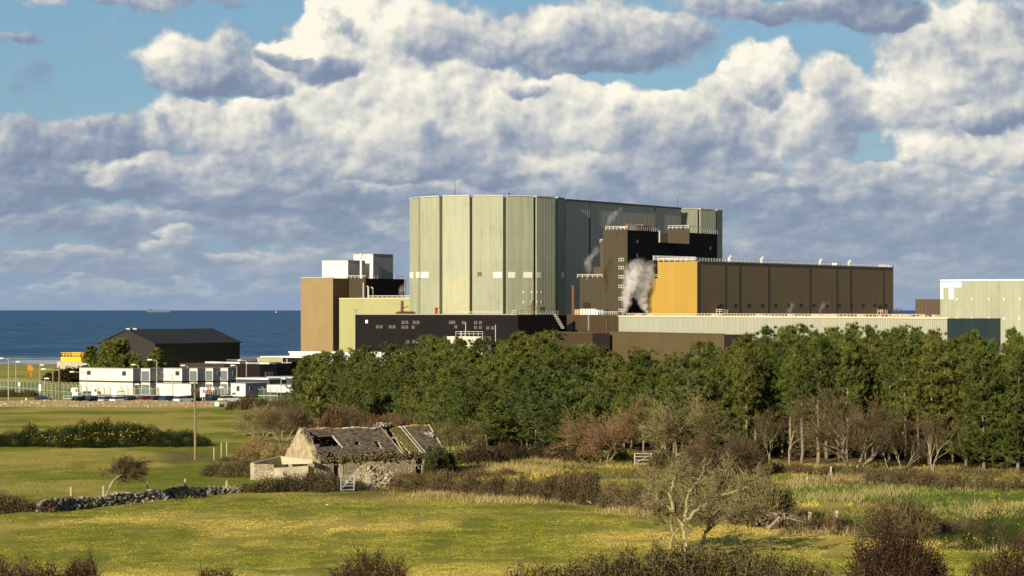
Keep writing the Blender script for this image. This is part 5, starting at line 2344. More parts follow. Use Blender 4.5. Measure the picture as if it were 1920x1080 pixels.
gate(639, 663, 922, 1.35, 'galvanised steel field gate beside the rubble mound', plain('gate_galv', (.29, .315, .36), .35, .1, 3, .2), 6, .06)
gate(1190, 1222, 873, 1.15, 'pale pink wooden gate in the dark gap under the trees', plain('gate_pink', (.40, .30, .27), .7, .1, 3), 4, .09)

# rubble and fallen timbers at the right
q = gnd(1462, 990)
q[1] += 1.0
rh = thing('stone_heap', 'small overgrown stone heap with fallen boards by the right hand meadow', 'rubble', q)
mb = MB()
for k in range(460):
    x = rg.uniform(-1.85, 1.85)
    v, q_ = rock(rg)
    hh_ = .95 * max(0, 1 - (abs(x) / 2.0) ** 2.5)
    mb.raw((v * np.array([rg.uniform(.08, .2), rg.uniform(.08, .16), rg.uniform(.05, .12)])) @ rotm(rg).T + (q[0] + x, q[1] + max(-.5, min(.5, rg.normal() * .3)), q[2] + hh_ * rg.random() ** .6), q_)
mb.build('heap_stones', leafmat('earthy_stones', ((.085, .065, .035), (.17, .13, .072), (.36, .31, .22)), .9, .5, 0, .75), rh)
for (x0, y0, x1, y1, w_, mt, lb) in ((1440, 991, 1462, 969, .17, timber, 'grey board leaning on the stone heap'), (1476, 971, 1506, 979, .11, timber_w, 'white board lying on top of the stone heap'), (1416, 996, 1446, 985, .30, plain('red_board', (.33, .20, .12)), 'reddish board lying at the left foot of the stone heap')):
    Y = gnd(1440, 992)[1] - .1
    mb = MB()
    mb.bar((*P(x0, Y), Z(y0, Y)), (*P(x1, Y + .6), Z(y1, Y + .6)), w_, w_ * .4)
    o = mb.build('fallen_board', mt, None, loc=(*P(x0, Y), Z(y0, Y)))
    tag(o, lb, 'board')
for px, py, s, lb in ((1102, 944, .18, 'white stone on the turf by the lone pale post'), (613, 949, .09, 'small white stone in the near field'), (1476, 985, .16, 'white stone on the face of the stone heap'), (1316, 811, .2, 'white sheep sized stone in the bushes')):
    if px == 1316:
        continue
    q = gnd(px, py)
    if px == 1476:
        q = q + (0, -.6, .45)
    v, f = rock(rg)
    mb = MB()
    mb.raw(v * np.array([s * 1.5, s, s * .8]) + q + (0, 0, s * .5), f)
    o = mb.build('stone', whitep, None, loc=q)
    tag(o, lb, 'stone')


# ================================================================== plants
bark_pine = plain('pine_bark', (.25, .19, .135), .9, .3, 2)
bark_grey = plain('lichen_bark', (.30, .26, .13), .9, .3, 2)
bark_birch = plain('birch_bark', (.32, .275, .19), .9, .25, 2)
bark_dark = plain('dark_bark', (.11, .08, .05), .9, .3, 2)
needle = leafmat('pine_needles', ((0.013, 0.021, 0.004), (0.083, 0.112, 0.018), (0.183, 0.204, 0.038)), .6, .8, .12, .5)
needle_b = leafmat('pine_needles_bluish', ((0.013, 0.020, 0.006), (0.079, 0.109, 0.026), (0.169, 0.193, 0.051)), .6, .8, .12, .5)
needle_o = leafmat('pine_needles_olive', ((0.014, 0.019, 0.003), (0.098, 0.108, 0.016), (0.200, 0.190, 0.036)), .6, .8, .12, .5)
twig_red = leafmat('red_twigs', ((.075, .043, .022), (.15, .088, .043), (.24, .15, .075)), .8, .5, 0, .6)
twig_brown = leafmat('brown_twigs', ((0.056, 0.038, 0.021), (0.108, 0.076, 0.038), (0.176, 0.132, 0.068)), .8, .5, 0, .6)
twig_olive = leafmat('olive_twigs', ((.075, .060, .026), (.165, .135, .055), (.27, .225, .10)), .8, .5, 0, .6)
twig_pale = leafmat('pale_twigs', ((0.078, 0.062, 0.029), (0.164, 0.137, 0.061), (0.257, 0.217, 0.108)), .8, .5, 0, .6)
twig_purple = leafmat('purple_twigs', ((0.028, 0.013, 0.008), (0.057, 0.030, 0.018), (0.103, 0.059, 0.032)), .8, .6, 0, .6)
leaf_bramble = leafmat('bramble_leaves', ((0.011, 0.015, 0.006), (0.030, 0.029, 0.011), (0.065, 0.050, 0.020)), .55, .6, .15, .6)
leaf_brown = leafmat('dead_leaves', ((0.048, 0.032, 0.016), (0.100, 0.066, 0.030), (0.168, 0.116, 0.052)), .8, .5, .1, .6)
leaf_hedge = leafmat('hedge_leaves', ((0.037, 0.030, 0.013), (0.084, 0.067, 0.026), (0.140, 0.116, 0.044)), .7, .5, .15, .55)
leaf_purple = leafmat('purple_leaves', ((0.021, 0.009, 0.005), (0.045, 0.022, 0.012), (0.083, 0.045, 0.020)), .75, .5, .1, .6)
leaf_gorse = leafmat('gorse_spines', ((0.010, 0.019, 0.005), (0.032, 0.049, 0.010), (0.072, 0.089, 0.021)), .6, .8, .1, .55)
leaf_ivy = leafmat('ivy_leaves', ((0.013, 0.027, 0.007), (0.038, 0.063, 0.014), (0.084, 0.105, 0.025)), .4, .8, .15, .6)
flower = leafmat('gorse_flowers', ((.42, .27, .02), (.60, .40, .03)), .7, .5, .1, .5)
bracken = leafmat('dead_bracken', ((.17, .11, .045), (.31, .215, .09), (.46, .34, .15)), .85, .5, .15, .6)
straw = leafmat('dead_grass', ((.24, .175, .075), (.40, .31, .14), (.55, .44, .22)), .85, .4, .2, .6)


def nrm(v):
    return v / (np.linalg.norm(v, axis=-1, keepdims=True) + 1e-9)


def pine_mesh(seed, h, wd, z0f, dens=1., blade=.42, bw=.066):
    """returns (trunk builder, crown builder) for a pine of height h at the origin"""
    rng = np.random.default_rng(seed)
    tb, cb = MB(), MB()
    n = 9
    zz = np.linspace(-.4, h * .97, n)
    bx = np.cumsum(rng.normal(0, .09, n)) * h / 12
    by = np.cumsum(rng.normal(0, .09, n)) * h / 12
    pts = np.column_stack([bx, by, zz])
    tb.tube(pts, np.linspace(.17, .03, n) * h / 12, 7)
    z0 = z0f * h
    P0, P1, R0, R1 = [], [], [], []
    cc, cd = [], []
    z = z0 - h * .12
    while z < h * .985:
        t = (z - z0) / (h - z0)
        if t < 0:
            # dead lower limbs
            if rng.random() < .7:
                a = rng.uniform(0, 2 * pi)
                L = rng.uniform(.5, 1.4)
                b = np.array([np.interp(z, zz, bx), np.interp(z, zz, by), z])
                e = b + np.array([cos(a) * L, sin(a) * L, rng.uniform(-.3, .3)])
                P0.append(b); P1.append(e); R0.append(.035); R1.append(.012)
            z += .5
            continue
        prof = (1 - t ** 1.3) ** .9 * (1 - .30 * max(0, .2 - t) / .2) + .12
        for k in range(rng.integers(3, 6)):
            a = rng.uniform(0, 2 * pi)
            L = wd * prof * rng.uniform(.55, 1.15)
            up = rng.uniform(.05, .55) + .9 * t
            b = np.array([np.interp(z, zz, bx), np.interp(z, zz, by), z])
            d = nrm(np.array([cos(a), sin(a), up * .8]))
            m_ = b + d * L * .5
            e = m_ + nrm(d + np.array([0, 0, .35])) * L * .5
            r = .015 + .02 * L * h / 24
            P0 += [b, m_]; P1 += [m_, e]; R0 += [r, r * .65]; R1 += [r * .65, r * .3]
            m = max(2, int(L / .36 * dens))
            for s in np.linspace(.32, 1.0, m):
                q = b + (m_ - b) * min(1, s * 2) + (e - m_) * max(0, s * 2 - 1)
                for _ in range(1 + (rng.random() < .75)):
                    side = rng.normal(0, .26 + .12 * L * s, 3) * (1, 1, .5)
                    cc.append(q + side)
                    cd.append(nrm(d * .6 + np.array([0, 0, .85]) + rng.normal(0, .25, 3)))
        z += rng.uniform(.32, .6)
    for q_ in range(16):
        cc.append(np.array([bx[-1], by[-1], h * (.95 + .05 * q_ / 16)]) + rng.normal(0, .13, 3) * (1, 1, .5))
        cd.append(np.array([0, 0, 1.]))
    tb.segs(P0, P1, R0, R1, 4)
    cc, cd = np.array(cc), np.array(cd)
    nb = 27
    base = np.repeat(cc, nb, 0) + rng.normal(0, .06, (len(cc) * nb, 3))
    dirs = nrm(np.repeat(cd, nb, 0) + rng.normal(0, .62, (len(cc) * nb, 3)))
    tip = base + dirs * rng.uniform(.55, 1.1, (len(base), 1)) * blade
    cb.blades(base, tip, bw * rng.uniform(.7, 1.3, len(base)), rng)
    return tb, cb


def pine_proto(name, label, seed, h, wd, z0f, mat, bark=bark_pine, dens=1., group=None, **kw):
    tb, cb = pine_mesh(seed, h, wd, z0f, dens, **kw)
    o = thing(name, label, 'tree', (0, 0, 0), group)
    tb.build('trunk', bark, o, True)
    cb.build('crown', mat, o)
    return o


def grow(rng, p, d, L, r, lev, mx, out, wind, ang=(.4, .9), kids=(2, 4), ratio=(.5, .78), wob=.16, up=.10, rmin=.010):
    n = 4 if lev < 2 else 3
    seg = L / n
    for i in range(n):
        d = nrm(d + rng.normal(0, wob, 3) + np.array([0, 0, up]) + wind * (.35 + .3 * lev))
        q = p + d * seg
        r1 = max(rmin, r * (1 - .45 * (i + 1) / n))
        out[min(lev, len(out) - 1)].append((p, q, max(rmin, r * (1 - .45 * i / n)), r1))
        p = q
        if lev < mx and (i >= 1 or lev > 0):
            for _ in range((1 if rng.random() < .8 else 2) if i < n - 1 else rng.integers(kids[0] - 1, kids[1])):
                a = rng.uniform(*ang)
                ax = nrm(np.cross(d, rng.normal(size=3)))
                dd = nrm(d * cos(a) + ax * sin(a))
                grow(rng, p, dd, L * rng.uniform(*ratio), r1 * .68, lev + 1, mx, out, wind, ang, kids, ratio, wob, up, rmin)


def bare_tree(name, label, seed, base, h, stems, tm, cm, mx=4, wind=(0, 0, 0), trunk=.28, spread=.35, r0=.16, group=None, cat='tree', thick=1., **kw):
    """leafless tree: trunk part carries the big limbs, crown part the branches and twigs"""
    rng = np.random.default_rng(seed)
    out = [[] for _ in range(7)]
    o = thing(name, label, cat, base, group)
    base = np.array(base, float)
    for k in range(stems):
        a = 2 * pi * (k + rng.random() * .6) / stems
        d = nrm(np.array([cos(a) * spread * (stems > 1), sin(a) * spread * (stems > 1), 1.]) + np.array(wind) * 1.5)
        p = base + np.array([cos(a) * .2, sin(a) * .2, -.3]) * (1 if stems > 1 else .01) - (0, 0, .1)
        grow(rng, p, d, h * rng.uniform(.85, 1.1) * trunk * 1.6, r0 * (1 if stems == 1 else .75), 0, mx, out, np.array(wind, float), rmin=.0085 * thick, **kw)
    # scale so that the top reaches h
    allz = max(max(s[1][2] for s in L) for L in out if L)
    f = h / max(1e-3, allz - base[2])
    for nm, lv, mt, sides in (('trunk', (0, 1), tm, 6), ('crown', (2, 3, 4, 5, 6), cm, 3)):
        S = [s for l in lv for s in out[l]]
        if not S:
            continue
        mb = MB()
        mb.segs([base + (s[0] - base) * f for s in S], [base + (s[1] - base) * f for s in S], [s[2] * max(.6, f) for s in S], [s[3] * max(.6, f) for s in S], sides)
        mb.build(nm, mt, o)
    return o


def dome_pts(rng, n, rx, ry, h, seed, lo=.0, shell=(.72, 1.02)):
    """random points in the outer shell of an uneven dome, with outward directions"""
    a = rng.uniform(0, 2 * pi, n)
    el = np.arcsin(rng.uniform(lo, 1, n))
    x, y, z = np.cos(el) * np.cos(a), np.cos(el) * np.sin(a), np.sin(el)
    r = rng.uniform(shell[0], shell[1], n)
    m = .62 + .72 * fbm(x * 2.6 + seed * 3.1, y * 2.6 + z * 3.3 + seed, seed % 97, 4)
    d = nrm(np.column_stack([x, y, z]))
    p = np.column_stack([x * rx, y * ry, z * h]) * (r * m)[:, None]
    return p, d


def bush_into(tw, lf, rng, c, rx, ry, h, seed, ntw, nlf, leaf=.12, tl=.5, up=.5, spiky=0, tr=.014, wind=(0, 0, 0)):
    c = np.array(c, float)
    wind = np.array(wind, float)
    if ntw:
        p, d = dome_pts(rng, ntw, rx, ry, h, seed, 0, (.55, .95))
        e = p + nrm(d * .6 + np.array([0, 0, up * .6]) + rng.normal(0, .62, p.shape) + wind) * (tl * rng.uniform(.5, 1.2, (ntw, 1)))
        s = p * rng.uniform(.6, .9, (ntw, 1)) + rng.normal(0, .12, p.shape)
        tw.segs(np.concatenate([s, p]) + c, np.concatenate([p, e]) + c, np.full(2 * ntw, tr * 1.6), np.concatenate([np.full(ntw, tr * 1.2), np.full(ntw, tr * .5)]), 3)
    if nlf:
        p, d = dome_pts(rng, nlf, rx, ry, h, seed, 0, (.62, 1.0))
        p = p + c
        q = nrm(d * (1.3 if spiky else .4) + np.array([0, 0, up * .6]) + rng.normal(0, .7, p.shape) + wind)
        lf.blades(p, p + q * (leaf * rng.uniform(.6, 1.5, (nlf, 1))), leaf * (.22 if spiky else .75), rng)


def shrub(name, label, cat, lumps, tmat, lmat, seed, dens=1., leaf=.13, twig=1., group=None, fl=None, spiky=0, tl=.5, dy=None, up=.5, tr=.014, wind=(0, 0, 0), depth=.8):
    """a bush or hedge built of overlapping lumps (px, base row, top row, half width in px)"""
    rng = np.random.default_rng(seed)
    tw, lf, fb_ = MB(), MB(), MB()
    root = None
    for i, lp in enumerate(lumps):
        px, pb, pt, hw = lp[:4]
        q = gnd(px, pb)
        if dy:
            q[1] += dy
            q[0] = (px - 960) / F * q[1]
            q[2] = float(gz(q[0], q[1]))
        rx = hw / F * q[1]
        ry = max(.6, rx * depth) if len(lp) < 5 else lp[4]
        h = max(.25, (pb - pt) / F * q[1])
        q[1] += ry * .75
        if root is None:
            root = thing(name, label, cat, q, group)
        area = (rx + ry) * h * 1.5 + rx * ry
        bush_into(tw, lf, rng, q - (0, 0, .1), rx * 1.12, ry, h * 1.03, seed * 13 + i, int(area * 34 * dens * twig), int(area * 150 * dens), leaf, tl, up, spiky, tr, wind)
        if fl and fl(px, rng):
            p, d = dome_pts(rng, int(area * 9 * dens), rx * 1.14, ry, h * 1.06, seed * 13 + i, .3, (.9, 1.02))
            p = p[fbm(p[:, 0] * 1.3, p[:, 2] * 1.3 + p[:, 1], 5, 2) > .5]
            if len(p):
                p = p + q
                fb_.blades(p, p + nrm(rng.normal(size=p.shape)) * .13, .11, rng)
    if tw.n:
        tw.build('twigs', tmat, root)
    if lf.n:
        lf.build('foliage', lmat, root)
    if fb_.n:
        tag(fb_.build('flowers', flower, root), kind='stuff')
    return root


# ---------------------------------------------------------------- the pine wood
SKY_X = [545, 562, 576, 592, 650, 720, 800, 900, 960, 1000, 1040, 1080, 1110, 1130, 1160, 1240, 1262, 1300, 1350, 1400, 1480, 1520, 1570, 1620, 1700, 1800, 1850, 1870, 1990]
SKY_Y = [704, 694, 676, 668, 664, 657, 648, 644, 634, 630, 644, 656, 664, 664, 660, 666, 672, 652, 642, 632, 624, 619, 617, 619, 622, 622, 630, 634, 621]
protos = {'tall': [], 'bushy': []}
specs = [('tall', 12.5, 2.5, .42, needle), ('tall', 12.5, 2.3, .36, needle), ('tall', 12.5, 2.7, .30, needle_o), ('tall', 12.5, 2.4, .5, needle),
         ('tall', 12.5, 2.9, .08, needle), ('tall', 12.5, 2.6, .38, needle_o),
         ('bushy', 8.5, 2.7, .12, needle_b), ('bushy', 8.5, 2.5, .16, needle), ('bushy', 8.5, 2.9, .08, needle_o), ('bushy', 8.5, 2.6, .2, needle), ('bushy', 8.5, 2.8, .1, needle_b)]
for k, (kd, h, wd, z0f, mt) in enumerate(specs):
    tb, cb = pine_mesh(100 + k, h, wd, z0f)
    protos[kd].append((tb, cb, h, mt))
used = {}


def plant_pine(kind, i, loc, h, wf, rz, label, group, mat=None):
    tb, cb, h0, mt = protos[kind][i]
    key = (kind, i)
    if key not in used:
        o = thing('pine_tree', label, 'tree', (0, 0, 0), group)
        a = tb.build('trunk', bark_pine, o, True)
        b = cb.build('crown', mt, o)
        used[key] = o
    else:
        o = copy_tree(used[key], label=label)
        o['group'] = group
    s = h / h0
    o.location = tuple(float(v) for v in loc)
    o.rotation_euler = (0, 0, rz)
    o.scale = (s * wf, s * wf, s)
    return o


rg = np.random.default_rng(77)
ZONES = [(1100, 'bushy green pine on the wooded slope between the ruin and the black block', 'pines of the slope behind the ruin'),
         (1330, 'green pine in the middle of the wood below the low brown blocks', 'pines in the middle of the wood'),
         (9999, 'tall dark pine in the dense plantation below the long pale building', 'pines of the right hand plantation')]
npine = 0
row_ = 0
d = 0.0
while d < 44:
    sp = 3.5 + d * .045
    x = -46 + rg.uniform(0, 2)
    while x < 84:
        xx = x + rg.normal() * .7
        yy = float(wood_y(xx)) + 1.2 + d + rg.normal() * 1.0
        px, py = pix(np.array([xx]), np.array([yy]))
        px, py = float(px[0]), float(py[0])
        x += sp
        if px < 566 or px > 2060:
            continue
        # brown gaps in the skyline and the dark hollow
        dd = d / 44.
        delta = np.interp(px, [540, 620, 800, 1000, 1150, 1300, 1400, 1960], [38, 70, 95, 95, 90, 70, 36, 30])
        yt = np.interp(px, SKY_X, SKY_Y) - 5 + delta * max(0, 1 - dd * 1.15) + rg.normal() * 3.6
        z = float(gz(xx, yy))
        h = Z(yt, yy) - z
        if h < 3:
            continue
        h = min(h, 14.5)
        kind = 'tall' if px > 1300 and h > 8 else 'bushy'
        pick = 4 if (px > 1770 and rg.random() < .7) else None
        lb = [q for q in ZONES if px < q[0]][0]
        plant_pine(kind, pick if pick is not None and kind == 'tall' else int(rg.integers(len(protos[kind]))), (xx, yy, z), h, rg.uniform(.9, 1.3) * (1.18 if kind == 'bushy' else 1.0), rg.uniform(0, 6.28), lb[1], lb[2])
        npine += 1
    d += 3.4 + d * .05
for px, Y, yt, lb in ((574, 300, 676, 'leftmost pine of the wood, in front of the white office'), (596, 296, 676, 'second pine from the wood\'s left end, above the brown thicket')):
    q = on(px, Y)
    plant_pine('bushy', 3, q, Z(yt, Y) - q[2], 1.0, 1.0, lb, None)
rg2 = np.random.default_rng(5)
for k in range(15):
    px = 610 + k * 33 + rg2.normal() * 6
    base = float(np.interp(px, [q[0] for q in WOOD_PX], [q[1] for q in WOOD_PX])) + rg2.uniform(-3, 6)
    q = gnd(px, base)
    h = (base - np.interp(px, SKY_X, SKY_Y)) * rg2.uniform(.38, .52) / F * q[1]
    plant_pine('bushy', int(rg2.integers(5)), q, h, rg2.uniform(1.5, 1.9), rg2.uniform(0, 6.28), 'small bushy pine at the foot of the slope behind the ruin', 'small pines at the foot of the slope')

# dark pines by the shed
for k, (px, Y, pt, pb, hw, lb) in enumerate(((173, 590, 651, 704, 14, 'small dark tree behind the cabins, left of three before the shed'), (226, 585, 643, 704, 42, 'broad dark tree before the black shed, biggest of three'), (294, 580, 657, 704, 20, 'dark tree before the black shed, right of three'))):
    q = on(px, Y)
    h = Z(pt, Y) - q[2]
    tb, cb = pine_mesh(300 + k, h, hw / F * Y * 1.3, .10, 1.1, .75, .22)
    o = thing('dark_tree', lb, 'tree', q)
    for b_, nm, mt in ((tb, 'trunk', bark_dark), (cb, 'crown', needle)):
        b_.v = [v + q for v in b_.v]
        b_.build(nm, mt, o)

# ---------------------------------------------------------------- leafless trees
bare_tree('bare_tree', 'spreading reddish brown leafless tree right of the ruin in mid picture', 1, gnd(1130, 868), 6.6, 5, bark_grey, twig_red, 4, (-.02, 0, 0), .22, 1.0, .15, thick=1.3, kids=(3, 5), up=.03, ang=(.35, .85))
bare_tree('bare_tree', 'yellowish lichen covered leafless tree with bright forking limbs, mid right', 2, gnd(1272, 872), 7.2, 3, bark_grey, twig_olive, 4, (.03, 0, 0), .24, .95, .18, thick=1.5, kids=(3, 5), up=.03, ang=(.35, .85))
bare_tree('bare_tree', 'dark tangled leafless tree right of the lichen covered one', 3, gnd(1345, 892), 4.8, 6, bark_dark, twig_brown, 4, (.03, 0, 0), .24, 1.1, .13, thick=1.3, kids=(3, 5), up=.02)
bare_tree('bare_tree', 'big pale forked leafless tree at the plantation edge', 4, gnd(1600, 882), 8.4, 4, bark_birch, twig_brown, 4, (.0, 0, 0), .26, .85, .19, thick=1.3, kids=(3, 5), up=.04, ang=(.3, .8))
bare_tree('birch_tree', 'slender pale birch at the plantation edge, tallest single stem', 5, gnd(1480, 874), 7.6, 1, bark_birch, twig_brown, 4, (0, 0, 0), .46, .2, .12, ang=(.3, .6))
bare_tree('birch_tree', 'thin pale birch pair at the left of the plantation edge', 6, gnd(1445, 870), 5.8, 2, bark_birch, twig_brown, 4, (0, 0, 0), .4, .22, .11, ang=(.3, .6))
bare_tree('birch_tree', 'white thin birch stem right of the big forked tree', 8, gnd(1665, 880), 5.4, 1, bark_birch, twig_brown, 3, (0, 0, 0), .5, .2, .09, ang=(.3, .6))
bare_tree('birch_tree', 'leaning pair of white birch stems further right along plantation edge', 9, gnd(1693, 884), 4.6, 2, bark_birch, twig_brown, 3, (.03, 0, 0), .42, .3, .09, ang=(.3, .6))
bare_tree('birch_tree', 'tall forked pink barked birch near the right of the plantation edge', 10, gnd(1752, 892), 6.4, 2, bark_birch, twig_brown, 4, (0, 0, 0), .46, .26, .12, ang=(.3, .6))
bare_tree('bare_tree', 'pale yellowish leafless tree behind the right end of the ruin', 13, gnd(866, 855), 4.2, 4, bark_grey, twig_olive, 4, (0, 0, 0), .3, .7, .12, thick=1.2)
bare_tree('bare_tree', 'red brown leafless crown showing among the pines, upper middle', 14, on(1045, 284), 11.2, 3, bark_dark, twig_red, 4, (0, 0, 0), .34, .5, .16, thick=1.6)
bare_tree('bare_tree', 'red brown leafless crown beside the dark hollow in the wood', 15, on(1088, 284), 10.6, 3, bark_dark, twig_red, 4, (0, 0, 0), .34, .5, .16, thick=1.6)
bare_tree('bare_tree', 'brown leafless crown in the middle of the wood under low brown blocks', 16, on(1118, 262), 8.0, 4, bark_grey, twig_brown, 4, (0, 0, 0), .34, .6, .14, thick=1.5)
bare_tree('bare_tree', 'greyish brown leafless crown left of the tall plantation', 17, on(1170, 258), 7.2, 4, bark_grey, twig_olive, 4, (0, 0, 0), .34, .6, .14, thick=1.5)
for k, (px, py, pt, lb) in enumerate(((492, 818, 752, 'brown leafless shrub of the thicket behind the ruin, leftmost'), (530, 826, 748, 'broad brown leafless shrub above the gable of the ruin'),
                                      (575, 812, 744, 'brown leafless shrub behind the ruin ridge, left part'), (622, 812, 752, 'brown leafless shrub behind the ruin ridge, middle part'),
                                      (672, 812, 762, 'brown leafless shrub behind the ruin ridge, right part'), (722, 815, 768, 'low brown leafless shrub under the pines right of the ridge thicket'))):
    q = gnd(px, py)
    bare_tree('bare_shrub', lb, 40 + k, q, (py - pt) / F * q[1], 7, bark_grey if k < 2 else bark_dark, (twig_olive, twig_brown, twig_brown, twig_red, twig_brown, twig_red)[k], 3, (.03, 0, 0), .34, 1.15, .09, None, 'shrub', 1.7, kids=(4, 6))
# gnarled thorns standing in the bramble, front right: limbs laid out, branches grown from them
def thorn(name, label, px0, py0, limbs, seed, tm, cm, r0=.15, ntw=30, lv=3, wind=(.10, 0, 0), tl=(.5, 1.2)):
    q = gnd(px0, py0)
    o = thing(name, label, 'tree', q)
    kk = q[1] / F
    rng = np.random.default_rng(seed)
    mb = MB()
    out = [[] for _ in range(5)]
    for L_ in limbs:
        a0 = rng.uniform(-.12, .12)
        pts = np.array([q + np.array([(px - px0) * kk, (i * a0 if i else 0) + rng.normal() * .10 * (i > 0), (py0 - py) * kk - (.3 if (px, py) == (px0, py0) else 0)]) for i, (px, py) in enumerate(L_)])
        n = len(pts) * 4
        ti, tj = np.linspace(0, 1, n), np.linspace(0, 1, len(pts))
        pts = np.column_stack([np.interp(ti, tj, pts[:, j]) for j in range(3)])
        pts[1:] += rng.normal(0, .035, (n - 1, 3))
        rs = np.linspace(r0 if L_[0] == (px0, py0) else r0 * .7, .022, n)
        mb.tube(pts, rs, 6)
        for k in range(ntw):
            f = rng.uniform(.35, 1)
            p = np.array([np.interp(f, ti, pts[:, j]) for j in range(3)])
            d = nrm(nrm(pts[-1] - pts[n // 2]) * .5 + rng.normal(0, .65, 3) + np.array([0, 0, .25]))
            grow(rng, p, d, rng.uniform(*tl), .032, 0, lv, out, np.array(wind), (.35, .95), (2, 4), (.5, .8), .3, .02, .015)
    mb.build('trunk', tm, o)
    S = [z for L_ in out for z in L_]
    mb = MB()
    mb.segs([z[0] for z in S], [z[1] for z in S], [z[2] for z in S], [z[3] for z in S], 3)
    mb.build('crown', cm, o)
    return o


thorn('gnarled_tree', 'gnarled lichen grey hawthorn rising from the brambles at front right', 1290, 1060,
      [[(1290, 1060), (1284, 1015), (1281, 985), (1262, 960), (1238, 940), (1214, 918)], [(1281, 985), (1300, 962), (1330, 938), (1365, 926), (1405, 912)],
       [(1282, 985), (1287, 955), (1290, 925), (1306, 902), (1318, 885)], [(1262, 960), (1256, 930), (1262, 905), (1270, 890)]], 21, bark_grey, twig_pale, .16, 15, 2, (.12, 0, -.05), (.4, .95))
thorn('gnarled_tree', 'dark stemmed spreading hawthorn branching right beside the gnarled one', 1308, 1030,
      [[(1308, 1030), (1322, 998), (1336, 968), (1362, 942), (1402, 908), (1440, 892)], [(1322, 998), (1350, 975), (1385, 962), (1420, 955)], [(1336, 968), (1342, 935), (1352, 905), (1372, 885)]], 22, bark_dark, twig_pale, .17, 16, 2, (.14, 0, -.06), (.4, .95))
thorn('gnarled_tree', 'short pale dead hawthorn stem left of the gnarled one', 1252, 1032,
      [[(1252, 1032), (1262, 1004), (1258, 978), (1240, 955), (1226, 940)], [(1262, 1004), (1275, 985), (1282, 972)]], 23, bark_grey, twig_pale, .07, 10)
# wind-bent thorn over the dry stone wall: trunk leaning right, all twigs swept to the right
q = gnd(193, 946)
wt = thing('windswept_thorn', 'wind bent thorn leaning right over the dry stone wall', 'tree', q)
kk = q[1] / F
tp_ = np.array([q + np.array([(px - 193) * kk, 0.02 * (px - 193), (946 - py) * kk - (.2 if py == 946 else 0)]) for px, py in ((193, 946), (199, 930), (206, 912), (212, 902), (222, 893), (232, 886))])
mb = MB()
mb.tube(tp_, [.15, .13, .11, .09, .07, .05], 7)
mb.tube([tp_[2], tp_[2] + (.35, -.1, .55), tp_[2] + (1.0, -.1, .95)], [.06, .05, .03], 6)
mb.build('trunk', bark_grey, wt)
rng = np.random.default_rng(25)
out = [[] for _ in range(5)]
for k in range(30):
    f = rng.uniform(.62, 1)
    p = np.array([np.interp(f, np.linspace(0, 1, 6), tp_[:, j]) for j in range(3)])
    d = nrm(np.array([rng.uniform(-.35, 1.1), rng.normal() * .5, rng.uniform(.05, 1.0)]))
    grow(rng, p, d, rng.uniform(.5, 1.0), .028, 0, 3, out, np.array([.16, 0, -.02]), (.25, .7), (2, 4), (.55, .85), .12, .0, .009)
S = [z for L_ in out for z in L_]
mb = MB()
mb.segs([z[0] for z in S], [z[1] for z in S], [z[2] for z in S], [z[3] for z in S], 3)
mb.build('crown', twig_brown, wt)

# ---------------------------------------------------------------- bushes and hedges
gl = lambda px, r: True
shrub('gorse_thicket', 'long dark gorse thicket with some yellow bloom across the left field', 'gorse',
      [(-30, 838, 812, 40), (20, 838, 810, 34), (55, 837, 797, 22), (95, 838, 805, 34), (140, 839, 793, 36), (180, 839, 785, 34), (225, 839, 792, 36), (268, 838, 797, 34), (305, 838, 805, 34), (345, 838, 808, 30), (375, 838, 818, 20)],
      bark_dark, leaf_gorse, 51, 2.8, .22, .03, fl=lambda px, r: 30 < px < 300 and r.random() < .7, spiky=1, depth=1.0)
shrub('dark_bush', 'dark brown bush at the left end of the dry stone wall', 'bush', [(-20, 966, 915, 40), (25, 964, 925, 36), (70, 962, 938, 30)], twig_brown, leaf_brown, 52, 1.3, .10)
shrub('hedge', 'dark bramble hedge running from the dry stone wall to the gate', 'hedge',
      [(468, 926, 903, 26), (505, 924, 893, 28), (545, 922, 886, 30), (585, 921, 880, 30), (618, 922, 885, 24)], twig_brown, leaf_bramble, 53, 1.3, .11)
shrub('dark_bush', 'dark bush beside the steel gate in front of the rubble', 'bush', [(672, 921, 899, 11)], twig_brown, leaf_bramble, 54, 1.3, .11)
shrub('bracken_bank', 'golden brown bracken bank left of the ruin', 'bracken', [(455, 862, 838, 26), (480, 858, 818, 26), (515, 862, 830, 28), (545, 856, 836, 24)], bracken, bracken, 55, 1.2, .24, .3, spiky=1, wind=(-.3, 0, -.5))
shrub('bramble_patch', 'low brown bramble patch between the telegraph pole and the ruin', 'bramble', [(400, 893, 868, 30), (440, 896, 860, 34), (480, 897, 868, 26), (425, 866, 855, 20), (458, 880, 862, 24)], twig_brown, leaf_hedge, 56, 1.1, .12)
shrub('pen_shrub', 'small dark green shrub growing in front of the roofless pen', 'bush', [(498, 889, 873, 16)], twig_brown, leaf_bramble, 57, 1.3, .1)
shrub('dark_bush', 'dark rounded bush at the right end of the long stone wall', 'bush', [(438, 769, 752, 16), (462, 769, 744, 22), (492, 770, 747, 20)], twig_brown, leaf_hedge, 58, 1.2, .22, .5)
shrub('scrub', 'brown scrub in front of the leftmost pines', 'scrub', [(530, 775, 745, 30), (570, 780, 742, 34), (620, 795, 752, 36), (660, 800, 765, 34), (705, 806, 770, 34), (750, 812, 778, 34), (800, 822, 790, 36)], twig_brown, leaf_hedge, 59, .9, .16, 1.2, tl=.9)
shrub('thicket', 'dark green thicket behind the right end of the ruin', 'thicket', [(870, 872, 838, 26), (905, 870, 830, 34), (950, 866, 828, 36), (1000, 864, 830, 36), (1045, 866, 832, 34), (1085, 870, 838, 28)], twig_brown, leaf_bramble, 60, 1.2, .14, .6)
